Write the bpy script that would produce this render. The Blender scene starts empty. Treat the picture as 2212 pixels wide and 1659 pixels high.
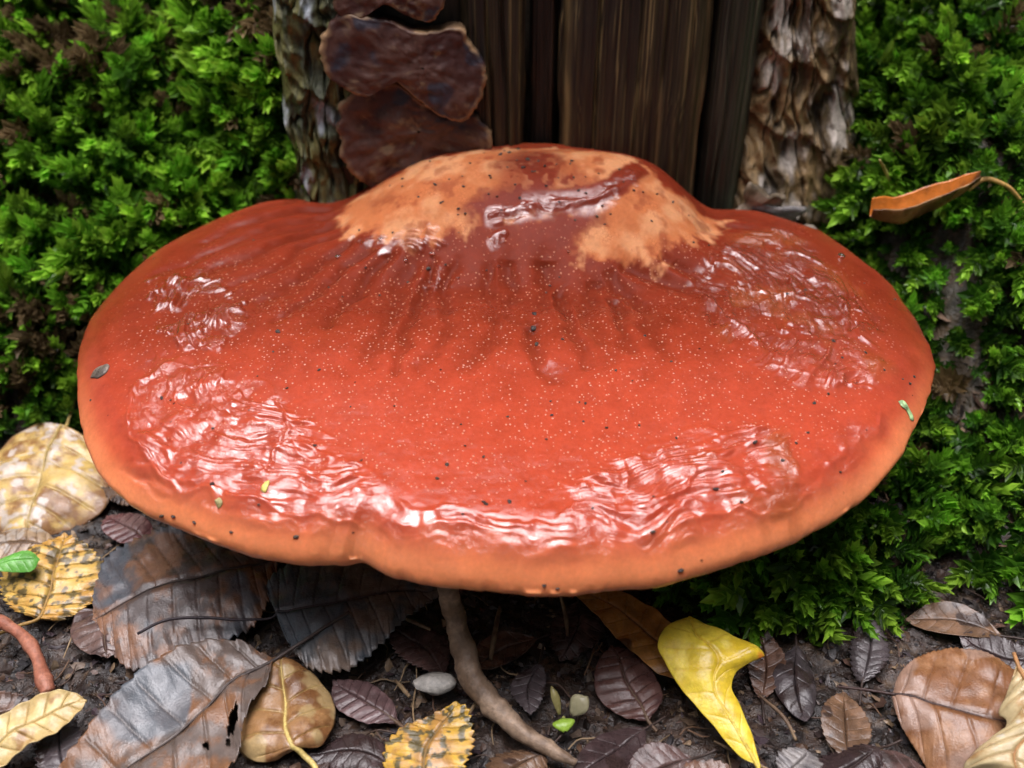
import bpy, math, random
import numpy as np
# ---------------------------------------------------------------- camera, sky, light, exposure
# All lengths below are written in centimetres; CM turns them into Blender metres.
CM = 0.01
sc = bpy.context.scene
col = sc.collection
PITCH, DIST, AIM = math.radians(35), 27.0, (0, 0, 7.0)
cd = bpy.data.cameras.new('camera'); cam = bpy.data.objects.new('camera', cd); col.objects.link(cam)
cam.location = (0, -DIST*math.cos(PITCH)*CM, (AIM[2]+DIST*math.sin(PITCH))*CM)
cam.rotation_euler = (math.pi/2-PITCH, 0, 0)
cd.sensor_width = 36; cd.lens = 36*2268/2212
cd.clip_start = .005; cd.clip_end = 500
cd.dof.use_dof = True; cd.dof.focus_distance = .28; cd.dof.aperture_fstop = 11
sc.camera = cam
SUN_EL, SUN_AZ = math.radians(85), math.radians(270)     # the bright overcast gap almost straight overhead
w = bpy.data.worlds.new('World'); sc.world = w; w.use_nodes = True
nt = w.node_tree; bg = nt.nodes['Background']
sky = nt.nodes.new('ShaderNodeTexSky'); sky.sky_type = 'NISHITA'; sky.sun_disc = False
sky.sun_elevation = SUN_EL; sky.sun_rotation = SUN_AZ; sky.dust_density = 6; sky.air_density = .7
hs = nt.nodes.new('ShaderNodeHueSaturation'); hs.inputs['Saturation'].default_value = .45   # cloud cover: a paler sky
nt.links.new(sky.outputs[0], hs.inputs['Color']); nt.links.new(hs.outputs[0], bg.inputs[0]); bg.inputs[1].default_value = .06
sd = bpy.data.lights.new('sun', 'SUN'); sun = bpy.data.objects.new('sun', sd); col.objects.link(sun)
sd.energy = 1.5; sd.angle = math.radians(42); sd.color = (1, .945, 1)
from mathutils import Vector
sun.rotation_euler = Vector((math.sin(SUN_AZ)*math.cos(SUN_EL), math.cos(SUN_AZ)*math.cos(SUN_EL), math.sin(SUN_EL))).to_track_quat('Z', 'Y').to_euler()
sun.location = (0, -.5, 3)
vs = sc.view_settings; vs.view_transform = 'Standard'; vs.look = 'None'; vs.gamma = 1; vs.use_curve_mapping = False
vs.exposure = 1.42
sc.render.engine = 'CYCLES'; sc.cycles.use_denoising = True; sc.cycles.max_bounces = 8; sc.cycles.use_adaptive_sampling = True; sc.cycles.adaptive_threshold = .02
random.seed(4); rng = np.random.default_rng(4)
# ---------------------------------------------------------------- numeric helpers
def sm(a, b, x):
    t = np.clip((x-a)/(b-a), 0, 1); return t*t*(3-2*t)
def _h(i, j, k):
    n = (i*374761393+j*668265263+k*1274126177) & 0xffffffff
    n = ((n ^ (n >> 13))*1274126177) & 0xffffffff
    return ((n ^ (n >> 16)) & 0xffff)/32767.5-1
def noise(x, y, z=0.):
    x, y, z = np.broadcast_arrays(np.asarray(x, float), y, z)
    i, j, k = (np.floor(a).astype(np.int64) for a in (x, y, z)); f, g, h = x-i, y-j, z-k
    f, g, h = (t*t*t*(t*(t*6-15)+10) for t in (f, g, h)); o = 0
    for a in (0, 1):
        for b in (0, 1):
            for c in (0, 1):
                o = o+_h(i+a, j+b, k+c)*(f if a else 1-f)*(g if b else 1-g)*(h if c else 1-h)
    return o
def fbm(x, y, z=0., o=4, gain=.5):
    s, a, t = 0, 1, 0
    for q in range(o):
        s = s+a*noise(np.asarray(x)*2**q+17.3*q, np.asarray(y)*2**q-9.1*q, np.asarray(z)*2**q+q*3.7); t += a; a *= gain
    return s/t
def poly_dist(x, y, P):
    d = np.full(x.shape, 99.)
    for (ax, ay), (bx, by) in zip(P[:-1], P[1:]):
        vx, vy = bx-ax, by-ay; t = np.clip(((x-ax)*vx+(y-ay)*vy)/(vx*vx+vy*vy+1e-9), 0, 1)
        d = np.minimum(d, np.hypot(x-ax-t*vx, y-ay-t*vy))
    return d
def poly_sd(x, y, P):                     # signed distance, positive inside
    ins = np.zeros(x.shape, bool); Q = list(P)+[P[0]]
    for (ax, ay), (bx, by) in zip(Q[:-1], Q[1:]):
        c = (ay > y) != (by > y); ins ^= c & (x < (bx-ax)*(y-ay)/((by-ay) if by != ay else 1e-9)+ax)
    return np.where(ins, 1, -1)*poly_dist(x, y, Q)
def mix(a, b, t):
    return np.asarray(a)*(1-t[..., None])+np.asarray(b)*t[..., None]
# ---------------------------------------------------------------- object helpers
def tag(o, label=None, cat=None, group=None, kind=None):
    for k, v in (('label', label), ('category', cat), ('group', group), ('kind', kind)):
        if v: o[k] = v
    return o
def empty(name, at):
    o = bpy.data.objects.new(name, None); col.objects.link(o); o.location = np.asarray(at, float)*CM; o.empty_display_size = .01
    o['_at'] = [float(v) for v in at]; return o
def mesh_data(name, V, F, mat, cols=None, attrs=None, smooth=True):
    V = np.asarray(V, np.float32); me = bpy.data.meshes.new(name)
    if isinstance(F, np.ndarray):
        n, k = F.shape; me.vertices.add(len(V)); me.vertices.foreach_set('co', (V*CM).ravel())
        me.loops.add(n*k); me.loops.foreach_set('vertex_index', F.astype(np.int32).ravel())
        me.polygons.add(n); me.polygons.foreach_set('loop_start', np.arange(0, n*k, k, dtype=np.int32)); me.update(calc_edges=True)
    else: me.from_pydata((V*CM).tolist(), [], [list(f) for f in F])
    me.polygons.foreach_set('use_smooth', np.full(len(me.polygons), smooth))
    if cols is not None:
        a = me.attributes.new('col', 'FLOAT_COLOR', 'POINT'); c = np.ones((len(V), 4), np.float32); c[:, :3] = np.clip(cols, 0, 1); a.data.foreach_set('color', c.ravel())
    for k2, v in (attrs or {}).items():
        a = me.attributes.new(k2, 'FLOAT', 'POINT'); a.data.foreach_set('value', np.asarray(v, np.float32).ravel())
    me.materials.append(mat); me.update(); return me
def mk(name, V, F, mat, parent=None, at=(0, 0, 0), cols=None, attrs=None, smooth=True, thick=0):
    if parent is not None: at = tuple(parent['_at'])
    o = bpy.data.objects.new(name, mesh_data(name, np.asarray(V)-np.asarray(at), F, mat, cols, attrs, smooth)); col.objects.link(o)
    if parent is not None: o.parent = parent
    else: o.location = np.asarray(at, float)*CM
    o['_at'] = [float(v) for v in at]
    if thick:
        m = o.modifiers.new('thickness', 'SOLIDIFY'); m.thickness = thick*CM; m.offset = -1
    return o
def grid_faces(nu, nv, wrap=False):
    i, j = np.meshgrid(np.arange(nu if wrap else nu-1), np.arange(nv-1), indexing='ij'); i2 = (i+1) % nu
    return np.stack([i*nv+j, i2*nv+j, i2*nv+j+1, i*nv+j+1], -1).reshape(-1, 4)
def resample(P, n, smooth=True):
    P = np.asarray(P, float); s = np.r_[0, np.cumsum(np.linalg.norm(np.diff(P, axis=0), axis=1))]; t = np.linspace(0, s[-1], n)
    if not smooth or len(P) < 3: return np.stack([np.interp(t, s, P[:, k]) for k in range(P.shape[1])], 1)
    m = np.gradient(P, s, axis=0); k = np.clip(np.searchsorted(s, t, 'right')-1, 0, len(P)-2); h = (s[k+1]-s[k])[:, None]; u = ((t-s[k])[:, None])/h
    return (2*u**3-3*u**2+1)*P[k]+(u**3-2*u**2+u)*h*m[k]+(-2*u**3+3*u**2)*P[k+1]+(u**3-u**2)*h*m[k+1]
def tube(P, rad, n=40, k=10, bump=0., seed=0.):
    P = resample(P, n); R = np.interp(np.linspace(0, 1, n), np.linspace(0, 1, len(rad)), rad)
    T = np.gradient(P, axis=0); T /= np.linalg.norm(T, axis=1)[:, None]; A = np.cross(T, [.3, .2, .93]); A /= np.linalg.norm(A, axis=1)[:, None]; B = np.cross(T, A)
    a = np.linspace(0, 2*np.pi, k, endpoint=False); rr = R[:, None]*np.ones(k)
    if bump: rr = rr*(1+bump*fbm(np.arange(n)[:, None]*.35+seed, np.cos(a)*1.3+seed, np.sin(a)*1.3, 3))
    V = P[:, None]+rr[..., None]*(np.cos(a)[None, :, None]*A[:, None]+np.sin(a)[None, :, None]*B[:, None])
    F = [];
    for i in range(n-1):
        for j in range(k): F.append((i*k+j, i*k+(j+1) % k, (i+1)*k+(j+1) % k, (i+1)*k+j))
    F += [tuple(range(k))[::-1], tuple((n-1)*k+j for j in range(k))]
    return V.reshape(-1, 3), F
# ---------------------------------------------------------------- materials
class N:
    def __init__(s, name):
        s.m = bpy.data.materials.new(name); s.m.use_nodes = True; s.t = s.m.node_tree; s.b = s.t.nodes['Principled BSDF']
    def n(s, typ, **kw):
        o = s.t.nodes.new('ShaderNode'+typ)
        for k, v in kw.items():
            if k.startswith('i_'): o.inputs[k[2:].replace('_', ' ')].default_value = v
            else: setattr(o, k, v)
        return o
    def l(s, a, b): s.t.links.new(a, b)
    def cm(s, obj=True):      # object coordinates in centimetres
        t = s.n('TexCoord'); v = s.n('VectorMath', operation='SCALE'); v.inputs['Scale'].default_value = 100
        s.l(t.outputs['Object'], v.inputs[0]); return v.outputs[0]
    def attr(s, name): return s.n('Attribute', attribute_name=name)
    def math(s, op, a, b=None, c=None, clamp=False):
        o = s.n('Math', operation=op, use_clamp=clamp)
        for i, v in enumerate((a, b, c)):
            if v is None: continue
            if isinstance(v, (int, float)): o.inputs[i].default_value = v
            else: s.l(v, o.inputs[i])
        return o.outputs[0]
    def mixc(s, f, a, b, mode='MIX'):
        o = s.n('Mix', data_type='RGBA', blend_type=mode)
        for sock, v in ((o.inputs[0], f), (o.inputs[6], a), (o.inputs[7], b)):
            if isinstance(v, (int, float)): sock.default_value = v
            elif isinstance(v, tuple): sock.default_value = (*v, 1)
            else: s.l(v, sock)
        return o.outputs[2]
    def noise(s, vec, scale, detail=4, rough=.6):
        o = s.n('TexNoise'); o.inputs['Scale'].default_value = scale; o.inputs['Detail'].default_value = detail; o.inputs['Roughness'].default_value = rough; s.l(vec, o.inputs['Vector']); return o.outputs[0]
    def rampv(s, x, a, b, lo=0., hi=1.):
        o = s.n('MapRange', clamp=True); o.inputs[1].default_value = a; o.inputs[2].default_value = b; o.inputs[3].default_value = lo; o.inputs[4].default_value = hi; s.l(x, o.inputs[0]); return o.outputs[0]
    def bump(s, h, dist_cm, strength=1., normal=None):
        o = s.n('Bump'); o.inputs['Strength'].default_value = strength; o.inputs['Distance'].default_value = dist_cm*CM; s.l(h, o.inputs['Height'])
        if normal is not None: s.l(normal, o.inputs['Normal'])
        return o.outputs[0]
def surface_mat(name, rough=(.35, .7), nscale=6, var=.35, bump=.02, bscale=20, spec=.5, sss=0, stretch=None, coat=0, transl=0):
    """a surface coloured by its vertex attribute, with fine colour variation, uneven gloss and relief"""
    m = N(name); v = m.cm()
    if stretch:
        mp = m.n('Mapping'); mp.inputs['Scale'].default_value = stretch; m.l(v, mp.inputs[0]); v = mp.outputs[0]
    c = m.attr('col').outputs['Color']; n1 = m.noise(v, nscale, 5, .65); n2 = m.noise(v, bscale, 4, .6)
    g = m.rampv(n1, .25, .75, 1-var, 1+var); hsv = m.n('HueSaturation'); m.l(c, hsv.inputs['Color']); m.l(g, hsv.inputs['Value'])
    m.l(hsv.outputs[0], m.b.inputs['Base Color']); m.l(m.rampv(m.noise(v, nscale*.7, 3), .3, .7, *rough), m.b.inputs['Roughness'])
    m.l(m.bump(n2, bump), m.b.inputs['Normal']); m.b.inputs['Specular IOR Level'].default_value = spec
    if coat: m.b.inputs['Coat Weight'].default_value = coat; m.b.inputs['Coat Roughness'].default_value = .12
    if sss: m.b.inputs['Subsurface Weight'].default_value = sss; m.b.inputs['Subsurface Scale'].default_value = .001
    if transl:
        tr = m.n('BsdfTranslucent'); m.l(hsv.outputs[0], tr.inputs['Color']); ms = m.n('MixShader'); ms.inputs[0].default_value = transl
        m.l(m.b.outputs[0], ms.inputs[1]); m.l(tr.outputs[0], ms.inputs[2]); m.l(ms.outputs[0], m.t.nodes['Material Output'].inputs[0])
    return m.m
M_SOIL = surface_mat('wet soil', (.14, .6), 5, .6, .06, 9, .5)
M_LITTER = surface_mat('wet litter', (.22, .6), 9, .45, .015, 25, .55)
M_LEAF = surface_mat('wet fallen leaf', (.14, .42), 3, .28, .012, 18, .55, transl=.12)
M_WOOD = surface_mat('wet rotten wood', (.3, .65), 6, .5, .03, 7, .45, stretch=(1, 1, .08))
M_BARK = surface_mat('bark', (.35, .8), 5, .4, .04, 12, .45)
M_CRUST = surface_mat('crust fungus', (.3, .6), 6, .25, .015, 18, .4)
M_MOSS = surface_mat('moss', (.22, .45), 3, .25, .004, 20, .5, transl=.35)
M_TWIG = surface_mat('twig bark', (.35, .7), 8, .4, .02, 16, .45)
M_CRUMB = surface_mat('soil crumb', (.15, .5), 20, .4, .01, 60, .6)
# ---------------------------------------------------------------- the bracket fungus
# outline of the cap seen from above, then its upper surface as a height over (x, y)
OUT=np.array([(-6.37,10.82),(-7.34,10.96),(-8.53,10.59),(-9.62,9.83),(-10.64,8.9),(-11.44,7.88),(-12.03,6.81),(-12.48,5.59),(-12.66,4.76),(-12.61,3.78),(-12.43,2.82),(-11.99,1.5),(-11.59,.45),(-11.07,-.69),(-10.45,-1.62),(-9.88,-2.2),(-9.3,-2.65),(-8.99,-2.85),(-8.27,-3.16),(-7.68,-3.44),(-7.08,-3.72),(-6.27,-4.06),(-5.51,-4.22),(-4.95,-4.33),(-4.59,-4.34),(-4.31,-4.3),(-4.01,-4.36),(-3.73,-4.24),(-3.54,-4.25),(-3.27,-4.42),(-2.89,-4.66),(-2.34,-4.82),(-1.8,-4.94),(-1.27,-5.01),(-.73,-5.08),(-.02,-5.14),(.68,-5.23),(1.31,-5.21),(2.09,-5.09),(2.62,-5.03),(3.32,-4.99),(3.95,-4.78),(4.7,-4.54),(5.46,-4.25),(6.24,-3.95),(6.83,-3.68),(7.26,-3.37),(7.73,-3.12),(8.24,-2.75),(8.75,-2.39),(9.52,-1.62),(10.09,-.95),(10.52,-.21),(10.9,.4),(11.31,1.09),(11.76,1.94),(12.02,2.62),(12.14,3.34),(12.11,3.85),(12.09,4.64),(11.9,5.47),(11.77,6.25),(11.47,6.92),(11.18,7.28),(10.82,7.81),(10.46,8.38),(10.1,8.97),(9.64,9.24),(8.95,9.61),(8.25,9.97),(7.5,10.11),(6.73,10.11),(5.4,10.4),(3,10.9),(0,11.1),(-3,11.0),(-5.2,10.8)])
CC=np.array([0.,2.6])
_th=np.arctan2(OUT[:,1]-CC[1],OUT[:,0]-CC[0]); _r=np.hypot(OUT[:,0]-CC[0],OUT[:,1]-CC[1])
_o=np.argsort(_th); _th=_th[_o]; _r=_r[_o]
def Rof(th):
    return np.interp(th,np.r_[_th-2*np.pi,_th,_th+2*np.pi],np.r_[_r,_r,_r])
def cap_plate(x,y):
    gx=np.exp(-np.where(x<.4,(np.abs(x-.4)/4.75)**3.6,(np.abs(x-.4)/5.35)**6.5)); gy=sm(4.6,9.0,y)
    z=7.0+.065*y-.0048*x*x-.115*(np.sqrt((1.5-y)**2+1.5)+1.5-y)/2+gx*gy*1.72-.45*gx*sm(9.2,11.2,y)-(.42-.14*(x>0))*sm(5.5,9.5,y)*(1-gx)*np.exp(-((np.abs(x)-6.0)/1.5)**2)
    z=z-.25*np.exp(-((y-4.6)/1.6)**2)*np.exp(-(x/6.5)**4)        # hollow in front of the hump
    return z
def cap_top(x,y):
    """height of the smooth upper surface in cm, and distance to the edge"""
    dx=x-CC[0]; dy=y-CC[1]; th=np.arctan2(dy,dx); r=np.hypot(dx,dy); R=Rof(th); Rs=(2*R+sum(Rof(th+k)+Rof(th-k) for k in (.04,.08,.12)))/8
    ye=CC[1]+Rs*np.sin(th); xe=CC[0]+Rs*np.cos(th)
    zr=np.interp(ye,[-5.2,-3.2,-.5,2.6,6.8,9,11],[4.85,5.1,5.6,6.15,6.85,7.2,7.45])
    w=np.interp(ye,[-5.2,-2,3,8,11],[1.0,1.1,1.5,1.5,.9])
    e=np.maximum(1-r/R,0)*Rs; u=np.clip(1-e/w,0,1)
    back=np.exp(-(np.abs(x-.2)/5.2)**4)*sm(8.5,10,ye)            # grown onto the wood: no rim there
    g=np.interp(ye,[-5.2,-1,4,8],[.5,.55,.45,.1]); s1=g*np.clip(1-e/1.45,0,1)**2*(1-back)   # the front half slopes down towards the rim
    D=np.maximum(cap_plate(xe,ye)-g-zr,.15)*(1-back)
    z=cap_plate(x,y)-s1-D*(1-np.sqrt(np.clip(1-u**2.2,0,1)))
    return z,e,th,R

# places on the cap, in the same (x, y): wet slime, the pale scurfy boss, bare red patches, slime ridges, the slit, furrows
FILM=[
  [(-10.94,5.94),(-9.7,6.12),(-7.81,4.55),(-7.39,3.1),(-8.18,1.91),(-9.88,2.5)],
  [(-10.46,0.36),(-9.9,2.09),(-7.83,1.48),(-6.27,0.46),(-5.34,-1.7),(-3.87,-2.51),(-2.56,-3.57),(-1.23,-4.33),(0.25,-4.48),(0.78,-4.65),(0.78,-4.84),(-1.12,-4.75),(-2.63,-4.51),(-4.39,-4.12),(-6.66,-3.47),(-8.78,-2.59),(-9.97,-1.29)],
  [(0.25,-4.38),(1.03,-3.27),(2.64,-2.11),(4.58,-1.13),(6.21,-1.19),(7.54,-1.56),(9.51,-0.34),(9.64,-1),(7.82,-2.91),(5.35,-4.06),(2.58,-4.75),(0.46,-4.84),(-0.06,-4.66)],
  [(-4.84,7.31),(-3.64,7.05),(-2.48,6.82),(-1.97,6.31),(-2.88,6.27),(-4.34,6.69)],
  [(-2.8,5.88),(-2.16,5.75),(-1.93,5.08),(-2.34,5)],
  [(-0.5,6.22),(-0.08,6.34),(-0.01,6.04),(-0.43,5.97)],
  [(5.02,3.22),(6.12,6.24),(7.39,8.59),(9.15,8.39),(9.84,6.27),(10.52,3.47),(10.35,1.42),(9.05,0.34),(7.28,0.7),(6.21,1.73)],
]
CREAM=[
  [(-5.71,9.85),(-3.89,10.02),(-1.88,9.85),(1.12,10.42),(2.91,10.07),(4.31,9.03),(5.01,8.41),(5.89,8.95),(6.86,9.02),(5.59,6.72),(4.09,5.86),(2.56,5.87),(1.59,6.37),(0.06,6.92),(-0.65,7.05),(-1.49,6.88),(-2.32,6.31),(-3.62,6.67),(-5,7.36)],
]
RED=[
  [(0.06,6.86),(2.6,7.34),(2.73,6.82),(1.73,6.18),(0.19,6.04)],
  [(-0.31,9.22),(0.66,10.05),(1.54,9.69),(1.56,7.91),(0.91,7.32),(-0.23,7.19),(-1.21,6.94),(-1.5,7.36),(-0.51,7.91)],
  [(1.8,8.93),(2.35,8.1),(3.2,7.98),(2.76,7.64),(1.34,7.91)],
  [(-4.73,9.06),(-3.74,8.39),(-3.55,7.94),(-4.5,8.34)],
]
RIDGE=[
  [(-9.97,0.44),(-9.69,1.3),(-8.46,1.45),(-7.24,1.04),(-6.18,-0.06),(-5.76,-1.21),(-6.17,-2.24),(-7.34,-2.68),(-8.73,-2.12),(-9.72,-0.99),(-9.97,0.44)],
  [(-9.86,2.93),(-9.97,3.61),(-9.45,3.95),(-8.79,3.46),(-8.9,2.81),(-9.37,2.56),(-9.86,2.93)],
  [(-9.07,2.4),(-8.52,3.44),(-7.56,3.94)],
  [(-8.74,3.23),(-7.66,3.12)],
  [(2.4,-4.02),(2.7,-3.52),(2.61,-2.25)],
  [(2.68,-2.39),(3.35,-1.86),(4.54,-1.43),(5.87,-1.12)],
  [(2.69,-3.72),(3.52,-3.55),(4.21,-3.19),(4.43,-2.76)],
  [(1.14,-3.06),(1.79,-3.27),(2.6,-3.38)],
  [(1.03,-3.27),(0.47,-4.28)],
  [(6.48,6.75),(7.64,5.96),(9.13,5.66)],
  [(6.06,5.8),(6.99,4.7),(8.82,4.29)],
  [(5.74,4.51),(5.95,3.26),(6.79,2.18)],
  [(7.23,7.66),(8.56,7.02),(9.67,6.12)],
  [(9.66,4.49),(9.7,3.57)],
  [(6.96,3.08),(7.67,2.69),(8.9,3.49)],
  [(6.21,1.73),(7.21,1.04),(8.5,0.63),(9.7,0.44)],
  [(9.83,2.93),(10.09,1.92),(9.65,0.75)],
  [(-5.36,-1.53),(-3.89,-2.35),(-2.56,-3.5),(-1.34,-4.23)],
  [(-6.95,-2.96),(-5.53,-3.45),(-3.85,-3.82),(-2.2,-4.08)],
  [(-9.3,-1.74),(-8.29,-2.62),(-7.29,-3.03)],
  [(4.27,-3.68),(6.01,-3.05),(7.66,-2.19),(8.82,-1.19)],
  [(3.67,-4.32),(5.37,-3.81),(7.19,-2.91)],
  [(-8.03,0.07),(-7.16,-0.65),(-6.46,-0.54)],
  [(-7.54,-1.1),(-6.97,-1.6),(-6.27,-1.64)],
  [(-6.12,-2.53),(-5.57,-1.68),(-5.27,-2.15)],
]
SLIT=[
  [(-0.65,6.98),(0.2,7.21),(1.33,7.3),(2.47,7.45),(3.2,7.85),(3.99,8.76)],
]
FURROW=[
  [(-5.51,9.52),(-7.06,9.09),(-8.6,7.75),(-9.86,6.81),(-10.87,6.19)],
  [(-5.74,10.05),(-7.04,9.87),(-8.53,8.91),(-9.67,7.88)],
  [(-5.53,9.04),(-6.79,8.31),(-7.83,6.83),(-9.37,5.95)],
  [(-5.24,8.11),(-6.22,7.58),(-7.1,5.97),(-8.33,5.08)],
  [(-4.98,7.21),(-5.75,6.37),(-6.42,5.2),(-7.35,4.29)],
  [(-7.33,10.7),(-8.7,9.74)],
  [(-4.33,6.61),(-5.11,5.8),(-5.66,4.73),(-6.63,3.28)],
  [(-3.59,6.27),(-4.1,5.51),(-4.55,4.51),(-5.27,2.98)],
  [(-2.95,6.16),(-3.25,5.28),(-3.26,4.49),(-3.47,3.16),(-3.82,1.59),(-3.87,0.84)],
  [(-2.44,5.83),(-2.54,4.92),(-2.81,3.12),(-3.02,1.74),(-3.12,0.64)],
  [(-0.64,5.79),(-0.63,4.87),(-0.41,3.33),(-0.7,1.89),(-1.17,0.77)],
  [(-0.08,5.79),(-0.01,4.87),(-0.21,3.33)],
  [(1.49,4.9),(1.53,4.18),(1.74,3.1),(1.63,2.13),(1.9,1.13)],
  [(2.46,5.24),(2.49,4.47),(2.15,3.38),(2.44,1.93)],
  [(3.25,5.81),(4.06,5.43),(4.98,4.96),(5.74,4.51)],
  [(4.38,6.02),(5.33,5.67),(6.14,5.39)],
  [(2.82,5.55),(3.44,4.49),(3.81,2.9),(4.17,1.59)],
  [(1.03,5.79),(1.15,5.22),(0.98,3.9)],
  [(-1.61,5.79),(-1.99,4.9),(-1.85,3.36),(-1.96,1.91),(-2.52,0.79)],
  [(5.72,7.76),(7.09,8.59),(7.93,8.26)],
  [(5.8,8.36),(7.09,9.51),(8.38,9.06)],
  [(4.79,5.92),(5.44,5.35),(5.61,4.51)],
  [(0.57,2.8),(0.67,1.49),(1.14,0.41)],
  [(-6.16,9.13),(-7.53,8.35),(-8.84,7.49)],
  [(3.03,4.49),(3.03,2.88),(3.29,1.55)],
]

def film_mask(x, y):
    m = np.zeros(x.shape); wx = .7*fbm(x*.8, y*.8, 3., 4); wy = .7*fbm(x*.8, y*.8, 8., 4)
    for P in FILM: m = np.maximum(m, sm(-.4, .6, poly_sd(x+wx, y+wy, P)) if len(P) > 6 else sm(-.05, .2, poly_sd(x+.5*wx, y+.5*wy, P)+.25*noise(x*4, y*4, 2.)))
    return m*(1-.8*sm(.22, .42, fbm(x*1.1, y*1.1, 44., 3)))
def cap_detail(x, y, e, th, R):
    """height of wrinkles and slime on the upper surface, the masks that go with them"""
    film = film_mask(x, y); rb = sm(.2, .4, e)*sm(1.15, .8, e+.5*fbm(x*.8, y*.8, 51., 3))*sm(-1.2, -2.4, y); film = np.maximum(film, rb); wx, wy = .16*fbm(x*1.1, y*1.1, 1., 3), .16*fbm(x*1.1, y*1.1, 5., 3)
    fur = np.zeros(x.shape)
    for q, P in enumerate(FURROW):
        d = poly_dist(x+wx*1.6, y+wy*1.6, resample(np.array(P), 14)); (x0, y0), (x1, y1) = P[0], P[-1]
        t = np.clip(((x-x0)*(x1-x0)+(y-y0)*(y1-y0))/((x1-x0)**2+(y1-y0)**2), 0, 1); wd = .19+.05*(q % 3)
        fur = np.maximum(fur, np.exp(-(d/wd)**2)*(1-.55*t)*sm(0, .12, t+.05)*(.6+.4*((q*7) % 5)/4))
    # broad folds running out from the boss
    a = np.arctan2(y-7.6, x-.3); rr = np.hypot(x-.3, (y-7.6)); fold = np.sin(a*17+5*fbm(x*.45, y*.45, 2., 2)+.5*rr)
    fold = fold*sm(2.2, 3.6, rr)*(1-sm(5.5, 9.5, rr))*(1-sm(6.8, 8.4, y)*np.exp(-(x/6)**4))
    ridge = np.zeros(x.shape)
    for q, P in enumerate(RIDGE):
        d = poly_dist(x+wx*2.4, y+wy*2.4, resample(np.array(P), 20)); ridge = np.maximum(ridge, np.exp(-(d/(.055+.025*(q % 3)))**2)*(.35+.65*sm(-.3, .2, noise(x*1.3, y*1.3, q))))
    ds = poly_dist(x+wx*.5, y+wy*.5, resample(np.array(SLIT[0]), 20)); slit = np.exp(-(ds/(.11+.05*noise(x*2.3, y*2.3, 6.)))**2)*(.6+.5*noise(x*1.7, y*1.7, 3.)); film = np.maximum(film, .85*np.exp(-(ds/.33)**4)*sm(-.5, .1, noise(x*2, y*2, 2.)))
    arc = th*R; wrp = .5*fbm(x*.7, y*.7, 4., 3)
    st = fbm(arc*.34+2*wrp, (e+wrp)*4.6, 0., 3, .55); st2 = noise(arc*.9+wrp, (e+wrp*1.3)*9, 7.)
    blob = fbm(x*1.4, y*1.4, 9., 3); patch = sm(-.25, .35, fbm(x*.8, y*.8, 31., 2))
    dry = 1-film
    z = -.20*fur*(1-.6*film)+.034*fold*dry+.06*ridge*(.2+.8*film)+film*(.04+.115*st*(.35+.65*patch)+.042*st2*patch+.11*blob)+.13*slit
    z = z-.05*np.exp(-(ds/.4)**2)
    z = z+.05*fbm(x*.45, y*.45, 12., 3)+.006*fbm(x*5, y*5, 2., 3)*dry
    return z, film, fur, ridge, slit, fold, arc*.45+3*wrp, (e+wrp)*1.0
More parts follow.
